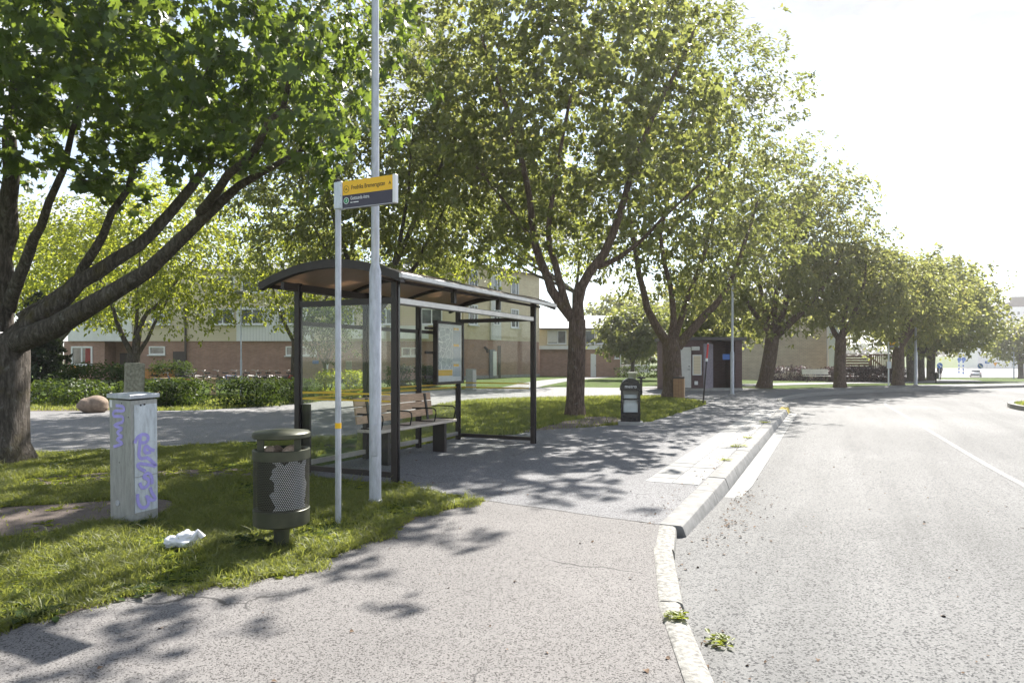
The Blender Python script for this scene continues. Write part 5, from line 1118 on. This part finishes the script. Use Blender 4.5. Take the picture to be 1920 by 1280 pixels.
# wooden waste bin
wx, wy = G(1273, 746); wb_ = thing('wooden_bin', 'square bin clad in brown boards at the foot of the broad maple', 'bin', (wx, wy, 0), R(-18))
M['wood_bin'] = wood('bin_boards', (.33, .19, .10))
for k in range(4):
    MB().box((-.165 + k * .11, -.22, .41), (.102, .024, .82)).obj('board', M['wood_bin'], wb_); MB().box((.22, -.165 + k * .11, .41), (.024, .102, .82)).obj('board', M['wood_pale'], wb_)
MB().box((0, 0, .42), (.40, .40, .8)).obj('inner_box', M['dark_door'], wb_); MB().box((0, 0, .86), (.44, .44, .1), bev=.01).obj('lid', M['dark_door'], wb_)
# leaning snow marker
sm = thing('marker_pole', 'leaning dark marker pole with a red reflective top', 'marker pole', (*G(1318, 757), 0)); d_ = Vector((.22, .1, 2.22))
MB().tube([Vector((0, 0, -.05)), d_ * .75], [.03, .025], 8).obj('pole', M['brown_steel'], sm); M['red'] = simple('red_reflective', (.55, .03, .03), .4, var=.05)
MB().tube([d_ * .7502, d_ * .99], .034, 8).obj('reflector', M['red'], sm); MB().tube([d_ * .7, d_ * .75], .045, 8).obj('collar', M['white_print'], sm); MB().tube([d_ * .9902, d_ * 1.0], .036, 8).obj('tip', M['white_print'], sm)
def lamp_post(label, x, y, h, r0, group=None, blue=False, z=0., head=True, name='lamp_post'):
    o = thing(name, label, 'lamp post', (x, y, z), 0, group)
    MB().tube([(0, 0, -.1), (0, 0, h * .35), (0, 0, h * .36), (0, 0, h)], [r0, r0, r0 * .72, r0 * .55], 12).obj('pole', M['galv'], o, smooth=True)
    MB().lathe([(r0 * 1.9, 0), (r0 * 1.9, .03), (r0 * 1.1, .05)], 12).obj('foot', M['galv_box'], o)
    if head: MB().lathe([(.02, h + .18), (.28, h + .14), (.31, h + .08), (.16, h), (.02, h)], 16).obj('lamp_head', M['galv_box'], o, smooth=True)
    if blue: MB().box((-.28, 0, 1.75), (.32, .02, .26)).obj('blue_sign', bpy.data.materials['blue_sign'], o)
    return o
lamp_post('galvanised lamp pole with a small blue sign beside the kiosk', *G(1373, 740), 5.6, .085, 'street lamp poles', True)
lamp_post('far galvanised lamp pole standing behind the second stop sign', *G(1717, 722), 6.0, .10, 'street lamp poles')
lamp_post('slim courtyard lamp with a flat shade before the brick wall', (452 - 960) / FP * 30, 30, 4.55, .045, None)
lx = (1901 - 960) / FP * 98; lamp_post('thin lamp pole left of the lone tree at the right edge', lx, 98, 5, .09, 'street lamp poles', z=float(hgt(lx, 98)))
# second bus stop sign further along
sx_, sy_ = G(1666, 723); f2 = thing('bus_stop_sign', 'far yellow and violet bus stop flag with a timetable box on its pole', 'bus stop sign', (sx_, sy_, 0), R(-4), group='bus stop signs')
MB().tube([(0, 0, -.1), (0, 0, 2.75)], .045, 12).obj('pole', M['white_gloss'], f2, smooth=True); MB().box((.33, 0, 2.64), (.52, .05, .16)).obj('yellow_panel', M['yellow'], f2); MB().box((.33, 0, 2.47), (.52, .05, .17)).obj('dark_panel', M['sign_dark'], f2)
MB().box((.61, 0, 2.56), (.04, .06, .35)).obj('end_cap', M['white_gloss'], f2); MB().box((.2, -.028, 2.45), (.22, .004, .03)).obj('lettering', M['white_print'], f2); MB().box((0, -.07, 1.30), (.24, .06, .42)).obj('timetable_box', M['paper'], f2)

# ---- benches
x, y = G(1532, 716); wbn = thing('park_bench', 'white park bench in front of the buff brick wall', 'bench', (x, y, 0), R(-14))
for k in range(3): MB().box((0, -.16 + k * .15, .45), (1.8, .14, .04)).obj('seat_plank', M['offwhite'], wbn)
for k in range(3): MB().box((-.1, .24 + k * .03, .62 + k * .13), (1.8, .035, .12), rx=-.2).obj('back_plank', M['offwhite'], wbn)
for sx in (-.7, .7): MB().box((sx, 0, .22), (.06, .42, .43)).obj('leg', M['dark_door'], wbn)
def picnic(label, x, y, rz, m1, m2=None, back=True, grp='courtyard benches'):
    o = thing('garden_bench', label, 'bench', (x, y, 0), rz, grp); m2 = m2 or m1
    for k in range(3): MB().box((0, -.15 + k * .15, .46), (1.9, .14, .045)).obj('seat_plank', M[m2], o)
    if back:
        for k in range(4): MB().box((0, .26 + k * .02, .62 + k * .14), (1.9, .035, .125), rx=-.14).obj('back_plank', M[m1], o)
    for sx in (-.75, .75): MB().box((sx, 0, .22), (.07, .4, .435)).obj('leg', M['wood_orange'], o)
picnic('orange stained bench with a red seat by the brick wall', (291 - 960) / FP * 38, 38, R(4), 'wood_orange', 'wood_redpaint')
def ptable(label, px, Y):
    o = thing('picnic_table', label, 'table', ((px - 960) / FP * Y, Y, 0), 0, 'courtyard tables')
    for k in range(4): MB().box((0, -.27 + k * .18, .74), (1.15, .17, .04), rx=0).obj('top_plank', M['wood_pale'], o)
    MB().box((0, -.37, .66), (1.15, .03, .2)).obj('apron', M['wood_pale'], o)
    for sx in (-.45, .45): MB().box((sx, 0, .34), (.07, .5, .72)).obj('leg', M['wood_pale'], o)
ptable('left pale timber table behind the clipped hedge', 312, 32.0); ptable('right pale timber table behind the clipped hedge', 381, 31.5)
x = (138 - 960) / FP * 31; o = thing('timber_post', 'short yellow timber ladder post among the shrubs', 'post', (x, 31, 0)); MB().box((0, 0, .6), (.2, .2, 1.5)).obj('post', M['wood_orange'], o); MB().box((-.4, .0, 1.1), (.7, .06, .1)).obj('rail', M['wood_orange'], o)

# ---- stones
M['granite'] = simple('lichen_granite', (.33, .315, .25), .95, var=.45, scale=22, bmp=1.0, bscale=30)
def pillar(label, x, y, w, h, rz, seed, grp='granite pillars'):
    bm = bmesh.new(); bmesh.ops.create_cube(bm, size=1); bmesh.ops.scale(bm, verts=bm.verts, vec=(w, w, h)); bmesh.ops.bevel(bm, geom=list(bm.edges), offset=.015, segments=1, affect='EDGES'); bmesh.ops.subdivide_edges(bm, edges=list(bm.edges), cuts=5, use_grid_fill=True); r_ = random.Random(seed)
    for v in bm.verts: v.co += Vector((r_.uniform(-1, 1), r_.uniform(-1, 1), r_.uniform(-1, 1))) * .008
    bmesh.ops.translate(bm, verts=bm.verts, vec=(0, 0, h / 2 - .1)); me = bpy.data.meshes.new('granite_pillar'); bm.to_mesh(me); bm.free(); me.materials.append(M['granite']); o = link('granite_pillar', me); o.location = (x, y, 0); o.rotation_euler = (R(1.5), R(2), rz); tag(o, label, 'stone pillar', grp)
pillar('rough granite pillar standing right behind the graffitied cabinet', -6.55, 11.55, .27, 1.65, R(38), 1)
pillar('slim pale granite pillar seen through the shelter glass', (652 - 960) / FP * 30, 30, .26, 1.65, R(10), 2)
bm = bmesh.new(); bmesh.ops.create_icosphere(bm, subdivisions=4, radius=1)
for v in bm.verts: p = v.co.copy(); s = 1 + .06 * math.sin(p.x * 3 + p.y * 2) + .03 * math.sin(p.z * 7 + p.x * 5); v.co = Vector((p.x * .44 * s, p.y * .38 * s, p.z * .29 * s + .22))
me = bpy.data.meshes.new('boulder'); bm.to_mesh(me); bm.free(); me.polygons.foreach_set('use_smooth', [True] * len(me.polygons)); me.materials.append(simple('brown_boulder', (.22, .165, .125), .9, var=.3, scale=9, bmp=.6, bscale=25)); o = link('boulder', me); x, y = G(175, 773); o.location = (x, y, 0); tag(o, 'smooth brown boulder on the far edge of the footpath', 'boulder')
o = MB().box((0, 0, .55), (.5, .3, 1.15), bev=.01).obj('utility_cabinet', M['galv_box']); o2 = MB().box((.262, 0, .55), (.02, .26, 1.05)).obj('door', M['offwhite'], o); x, y = G(883, 731); o.location = (x, y, 0); o.rotation_euler = (0, 0, R(-40)); tag(o, 'small green-grey cabinet on the verge before the yellow brick wing', 'cabinet')
x, y = G(612, 735); o = MB().box((0, 0, .7), (.08, .08, 1.5), ry=.08).obj('stake', M['white_print']); o.location = (x, y, 0); tag(o, 'leaning white stake beside the young tree', 'stake')

# ---- bicycles
def bike(m):
    o = bpy.data.objects.new('bicycle', None); C.objects.link(o); o['category'] = 'bicycle'
    for x in (-.52, .52):
        w = MB(); n = 20; ring_ = [(x + .33 * math.cos(2 * math.pi * k / n), 0, .34 + .33 * math.sin(2 * math.pi * k / n)) for k in range(n + 1)]; w.tube(ring_, .017, 6, cap=False); wo_ = w.obj('wheel', M['rubber'], o)
        s = MB(); rim_ = [(x + .305 * math.cos(2 * math.pi * k / n), 0, .34 + .305 * math.sin(2 * math.pi * k / n)) for k in range(n + 1)]; s.tube(rim_, .009, 5, cap=False)
        for k in range(12): q = 2 * math.pi * k / 12; s.tube([(x, 0, .34), (x + .3 * math.cos(q), 0, .34 + .3 * math.sin(q))], .003, 3, cap=False)
        s.obj('rim', M['silver'], wo_)
        MB().tube([(x + .36 * math.cos(q), 0, .34 + .36 * math.sin(q)) for q in np.linspace(.3, 2.9, 10)], .02, 5).obj('mudguard', M['silver'], o)
    f = MB(); hd_, bbk, st = (.36, 0, .80), (-.08, 0, .30), (-.20, 0, .78)
    for a, c in ((hd_, bbk), (st, bbk), ((.33, 0, .9), (.52, 0, .34)), (bbk, (-.52, 0, .34)), (st, (-.52, 0, .34)), (st, (.36, 0, .74))): f.tube([a, c], .018, 7)
    f.obj('frame', m, o); MB().tube([(.33, 0, .86), (.31, 0, 1.0)], .014, 6).tube([(.18, -.28, 1.04), (.28, -.24, 1.06), (.33, 0, 1.02), (.28, .24, 1.06), (.18, .28, 1.04)], .013, 6).obj('handlebar', M['silver'], o)
    MB().tube([st, (-.22, 0, .9)], .013, 6).obj('seat_post', M['silver'], o); MB().prism([(-.36, -.09), (-.30, -.1), (-.08, -.025), (-.08, .025), (-.30, .1), (-.36, .09)], .9, .96).obj('saddle', M['rubber'], o)
    MB().tube([(-.08, -.08, .30), (-.08, .08, .30)], .05, 8).obj('crank', M['silver'], o); MB().box((-.5, 0, .72), (.36, .13, .02)).obj('carrier', M['black_gloss'], o)
    return o
bcol = {'black': M['black_gloss'], 'red': M['red'], 'blue': bpy.data.materials['blue_sign'], 'silver': M['silver'], 'white': M['white_gloss']}
protos = {k: bike(v) for k, v in bcol.items()}; used = set()
spots = [(352, 'black', 'first bicycle at the left of the rack'), (372, 'silver', 'silver bicycle second in the rack'), (396, 'black', 'black bicycle left of the courtyard lamp'), (430, 'blue', 'blue bicycle just left of the courtyard lamp'), (447, 'black', 'black bicycle at the courtyard lamp'), (470, 'white', 'white bicycle just right of the courtyard lamp'), (492, 'black', 'black bicycle in the middle of the rack'), (510, 'silver', 'silver bicycle right of the middle of the rack'), (530, 'black', 'black bicycle near the shelter end of the rack'), (548, 'red', 'red bicycle at the shelter end of the rack')]
for px, cn, lab in spots:
    o = protos[cn] if cn not in used else dup(protos[cn]); used.add(cn); Y = 36 + rnd.uniform(-.3, .3)
    o.location = ((px - 960) / FP * Y, Y, 0); o.rotation_euler = (R(rnd.uniform(-4, 4)), 0, R(60 + rnd.uniform(-14, 14))); tag(o, lab + ' by the brick wall', 'bicycle', 'bicycles in the rack by the brick wall')
for px, Y, cn, rz, lab in ((40, 25.5, 'red', 5, 'red bicycle wheel and fork showing behind the big maple trunk'), (668, 33, 'white', 20, 'white bicycle seen through the shelter glass'), (300, 29.5, 'blue', 15, 'bicycle parked under the left timber table'), (350, 29.2, 'red', -10, 'small red bicycle between the two timber tables')):
    o = dup(protos[cn]); o.location = ((px - 960) / FP * Y - (.25 if px == 40 else 0), Y, 0); o.rotation_euler = (0, 0, R(rz)); tag(o, lab, 'bicycle', 'bicycles standing in the courtyard')

# ---- far right: person, black bin, signs, car
Y = 72; x = (1762 - 960) / FP * Y; z0 = float(hgt(x, Y))
def person(x, y, z):
    J = {'pel': (0, 0, .95), 'ch': (0, .0, 1.28), 'nk': (0, .01, 1.47), 'hd': (0, -.01, 1.58), 'hd2': (0, -.01, 1.70)}
    vs, es, rs = [], [], []
    def addv(p, r_): vs.append(p); rs.append(r_); return len(vs) - 1
    p = addv((0, 0, .95), (.15, .11)); w0 = addv((0, 0, 1.12), (.14, .10)); c = addv((0, 0, 1.32), (.17, .11)); n_ = addv((0, .01, 1.48), (.055, .055)); h1 = addv((0, -.01, 1.58), (.075, .09)); h2 = addv((0, -.005, 1.70), (.07, .085))
    es += [(p, w0), (w0, c), (c, n_), (n_, h1), (h1, h2)]
    for s in (-1, 1):
        hp = addv((s * .09, 0, .86), (.09, .09)); kn = addv((s * .10, -.04 * s, .48), (.06, .06)); an = addv((s * .10, .06 * s, .09), (.042, .042)); to = addv((s * .11, .06 * s + .14, .04), (.038, .03)); es += [(p, hp), (hp, kn), (kn, an), (an, to)]
        sh_ = addv((s * .20, 0, 1.40), (.065, .065)); el = addv((s * .27, -.03, 1.13), (.048, .048)); wr = addv((s * .25, .06, .90), (.033, .033)); pm = addv((s * .25, .075, .84), (.03, .018)); es += [(c, sh_), (sh_, el), (el, wr), (wr, pm)]
        for k in range(4): f1 = addv((s * .25 + (k - 1.5) * .018, .085, .79), (.009, .009)); f2_ = addv((s * .25 + (k - 1.5) * .018, .07, .745 + .01 * abs(k - 1.5)), (.008, .008)); es += [(pm, f1), (f1, f2_)]
        t1 = addv((s * .215, .095, .81), (.009, .009)); es.append((pm, t1))
    me = bpy.data.meshes.new('body'); me.from_pydata(vs, es, []); ob = bpy.data.objects.new('tmp', me); C.objects.link(ob); mo = ob.modifiers.new('s', 'SKIN')
    for i, d in enumerate(me.skin_vertices[0].data): d.radius = rs[i]
    me.skin_vertices[0].data[0].use_root = True; ob.modifiers.new('ss', 'SUBSURF').levels = 1
    dg = bpy.context.evaluated_depsgraph_get(); m2 = bpy.data.meshes.new_from_object(ob.evaluated_get(dg)); bpy.data.objects.remove(ob); m2.materials.clear()
    for q in (M['skin'], M['cloth_dark'], M['cloth_leg']): m2.materials.append(q)
    for f in m2.polygons: zc = f.center.z; f.material_index = 0 if (zc > 1.47 or (zc < .90 and abs(f.center.x) > .2)) else (1 if zc > .86 else 2); f.use_smooth = True
    root = thing('person', 'person in a black jacket and dark trousers walking away on the verge path', 'person', (x, y, z), R(-6)); link('body', m2, root)
    MB().lathe([(.001, 1.80), (.06, 1.79), (.095, 1.72), (.10, 1.64), (.085, 1.56), (.06, 1.53)], 16, (0, -.015, 0)).obj('hair', M['cloth_leg'], root, smooth=True)
    MB().lathe([(.20, .80), (.21, 1.0), (.19, 1.2), (.225, 1.38), (.15, 1.47), (.08, 1.50)], 18, (0, 0, 0), (1, .66)).obj('jacket', M['cloth_dark'], root, smooth=True)
M['skin'] = simple('skin', (.45, .28, .20), .6, var=.05); M['cloth_dark'] = simple('black_jacket', (.018, .016, .022), .8, var=.2); M['cloth_leg'] = simple('dark_trousers', (.022, .02, .024), .8, var=.2)
person(x, Y, z0)
Yb = 50; xb = (1755 - 960) / FP * Yb; o = thing('black_bin', 'small black post-mounted bin in front of the walking person', 'bin', (xb, Yb, float(hgt(xb, Yb)))); MB().lathe([(.05, -.05), (.05, .3), (.16, .32), (.17, .72)], 12).obj('body', M['black_gloss'], o); MB().box((-.05, 0, .76), (.5, .34, .06)).obj('lid', M['black_gloss'], o)
M['sblue'] = simple('traffic_blue', (.02, .13, .48), .4, var=.05); M['sorange'] = simple('traffic_orange', (.85, .38, .04), .4, var=.05)
def disc_sign(label, px, py, Y, r_, shape='disc'):
    x = (px - 960) / FP * Y; zc = EYE + (675 - py) * Y / FP; zg = float(hgt(x, Y)); o = thing('road_sign', label, 'road sign', (x, Y, zg), 0, 'road signs by the far road'); h = zc - zg
    MB().tube([(0, .06, -.1), (0, .06, h)], .035, 8).obj('pole', M['galv'], o)
    if shape == 'disc':
        d = MB().prism([(r_ * math.cos(q), h + r_ * math.sin(q)) for q in np.linspace(0, 2 * math.pi, 24, endpoint=False)], -.02, 0, 'y').obj('plate', M['sblue'], o)
        MB().prism([(r_ * .55, h - r_ * .6), (r_ * .6, h - r_ * .05), (r_ * .42, h - r_ * .2), (-r_ * .42, h + r_ * .58), (-r_ * .58, h + r_ * .42), (r_ * .22, h - r_ * .4), (r_ * .05, h - r_ * .55)], -.03, -.0205, 'y').obj('arrow', M['white_print'], d)
    elif shape == 'tri': MB().prism([(-r_, h + r_ * .6), (r_, h + r_ * .6), (0, h - r_ * 1.1)], -.02, 0, 'y').obj('plate', M['sorange'], o)
    else:
        d = MB().box((0, 0, h), (r_ * 2, .02, r_ * 1.1)).obj('plate', M['sblue'], o); MB().box((r_ * .2, -.013, h), (r_ * 1.0, .005, r_ * .3)).obj('arrow', M['white_print'], d)
disc_sign('round blue sign with a white arrow beside the walking person', 1762, 685, 70, .29); disc_sign('round blue sign with a white arrow right of the white car', 1838, 686, 105, .43)
disc_sign('blue rectangular sign above the round one by the car', 1851, 679, 120, .40, 'rect'); disc_sign('orange warning triangle pointing down on the verge', 1866, 682, 125, .42, 'tri')
def striped(label, px, py, Y):
    x = (px - 960) / FP * Y; zc = EYE + (675 - py) * Y / FP; zg = float(hgt(x, Y)); o = thing('striped_post', label, 'road sign', (x, Y, zg), 0, 'striped island posts'); h = zc - zg
    k = 8
    for i in range(k): MB().tube([(0, 0, h * i / k), (0, 0, h * (i + 1) / k - .001)], .16, 8).obj('band', M['sblue' if i % 2 else 'white_print'], o)
    MB().prism([(.5 * math.cos(q), h + .45 + .5 * math.sin(q)) for q in np.linspace(0, 2 * math.pi, 18, endpoint=False)], -.2, -.16, 'y').obj('plate', M['sblue'], o)
striped('left blue and white banded island post', 1798, 677, 165); striped('right blue and white banded island post', 1806, 677, 155)
def car(label, x, y, z, rz):
    o = thing('car', label, 'car', (x, y, z), rz); M['car'] = simple('silver_car_paint', (.60, .61, .64), .25, .3, var=.03); M['car_glass'] = simple('car_glass', (.015, .017, .02), .08, var=.1, spec=.8)
    prof = [(-2.1, .28), (-2.15, .55), (-2.05, .92), (-1.75, 1.0), (1.0, .95), (1.9, .82), (2.15, .62), (2.15, .3)]; secs = [(-.88, .0), (-.80, .02), (.80, .02), (.88, 0)]
    b_ = MB(); n = len(prof); vs = []
    for k, (yy, dz) in enumerate(secs): vs += [(px_ * (.97 if k in (0, 3) else 1), yy, pz + dz) for px_, pz in prof]
    fs = [tuple(range(n)), tuple(range(3 * n, 4 * n))] + [(k * n + i, k * n + (i + 1) % n, (k + 1) * n + (i + 1) % n, (k + 1) * n + i) for k in range(3) for i in range(n)]; b_.add(vs, fs); b_.obj('body', M['car'], o, smooth=True, autos=30)
    cab = [(-1.85, .98), (-1.25, 1.42), (.1, 1.46), (.95, .97)]; vs = [(a, s * (.76 if zc_ < 1.2 else .60), zc_) for s in (-1, 1) for a, zc_ in cab]; MB().add(vs, [(0, 1, 2, 3), (4, 5, 6, 7), (0, 1, 5, 4), (1, 2, 6, 5), (2, 3, 7, 6)]).obj('cabin', M['car'], o)
    MB().add([(-1.82, -.66, 1.04), (-1.82, .66, 1.04), (-1.36, .56, 1.37), (-1.36, -.56, 1.37)], [(0, 1, 2, 3)]).obj('rear_window', M['car_glass'], o).location = (-.02, 0, .012)
    for s in (-1, 1):
        MB().add([(-1.5, s * .752, 1.05), (.75, s * .752, 1.05), (.1, s * .64, 1.38), (-1.15, s * .64, 1.38)], [(0, 1, 2, 3)]).obj('side_window', M['car_glass'], o).location = (0, s * .012, 0)
        MB().box((-2.06, s * .66, .80), (.10, .28, .20), bev=.02).obj('tail_light', M['red'], o)
        for xx in (-1.3, 1.3):
            w = MB().tube([(xx, s * .74, .32), (xx, s * .90, .32)], .32, 18).obj('wheel', M['rubber'], o); MB().tube([(xx, s * .89, .32), (xx, s * .91, .32)], .19, 12).obj('rim', M['silver'], w)
    MB().box((-2.13, 0, .42), (.12, 1.6, .2), bev=.03).obj('bumper', M['rubber'], o); MB().box((-2.16, 0, .70), (.03, .5, .12)).obj('number_plate', M['white_print'], o)
Yc = 128; xc = (1829 - 960) / FP * Yc; car('silver-white car driving away on the far road', xc, Yc, float(hgt(xc, Yc)) + .05, R(58))

# ---------------------------------------------------------------- scattering volume added to imitate veiling glare
hm = bpy.data.materials.new('glare_veil_air'); hm.use_nodes = True; hn = hm.node_tree; hn.nodes.remove(hn.nodes['Principled BSDF'])
pv = hn.nodes.new('ShaderNodeVolumePrincipled'); pv.inputs['Color'].default_value = (1.0, .97, .95, 1); pv.inputs['Density'].default_value = .00055; pv.inputs['Anisotropy'].default_value = .52
hn.links.new(pv.outputs[0], hn.nodes['Material Output'].inputs['Volume'])
o = MB().box((150, 950, 14), (2120, 2520, 36)).obj('glare_veil', hm); tag(o, 'thin scattering volume added to imitate veiling glare', 'glare_veil', kind='stuff')
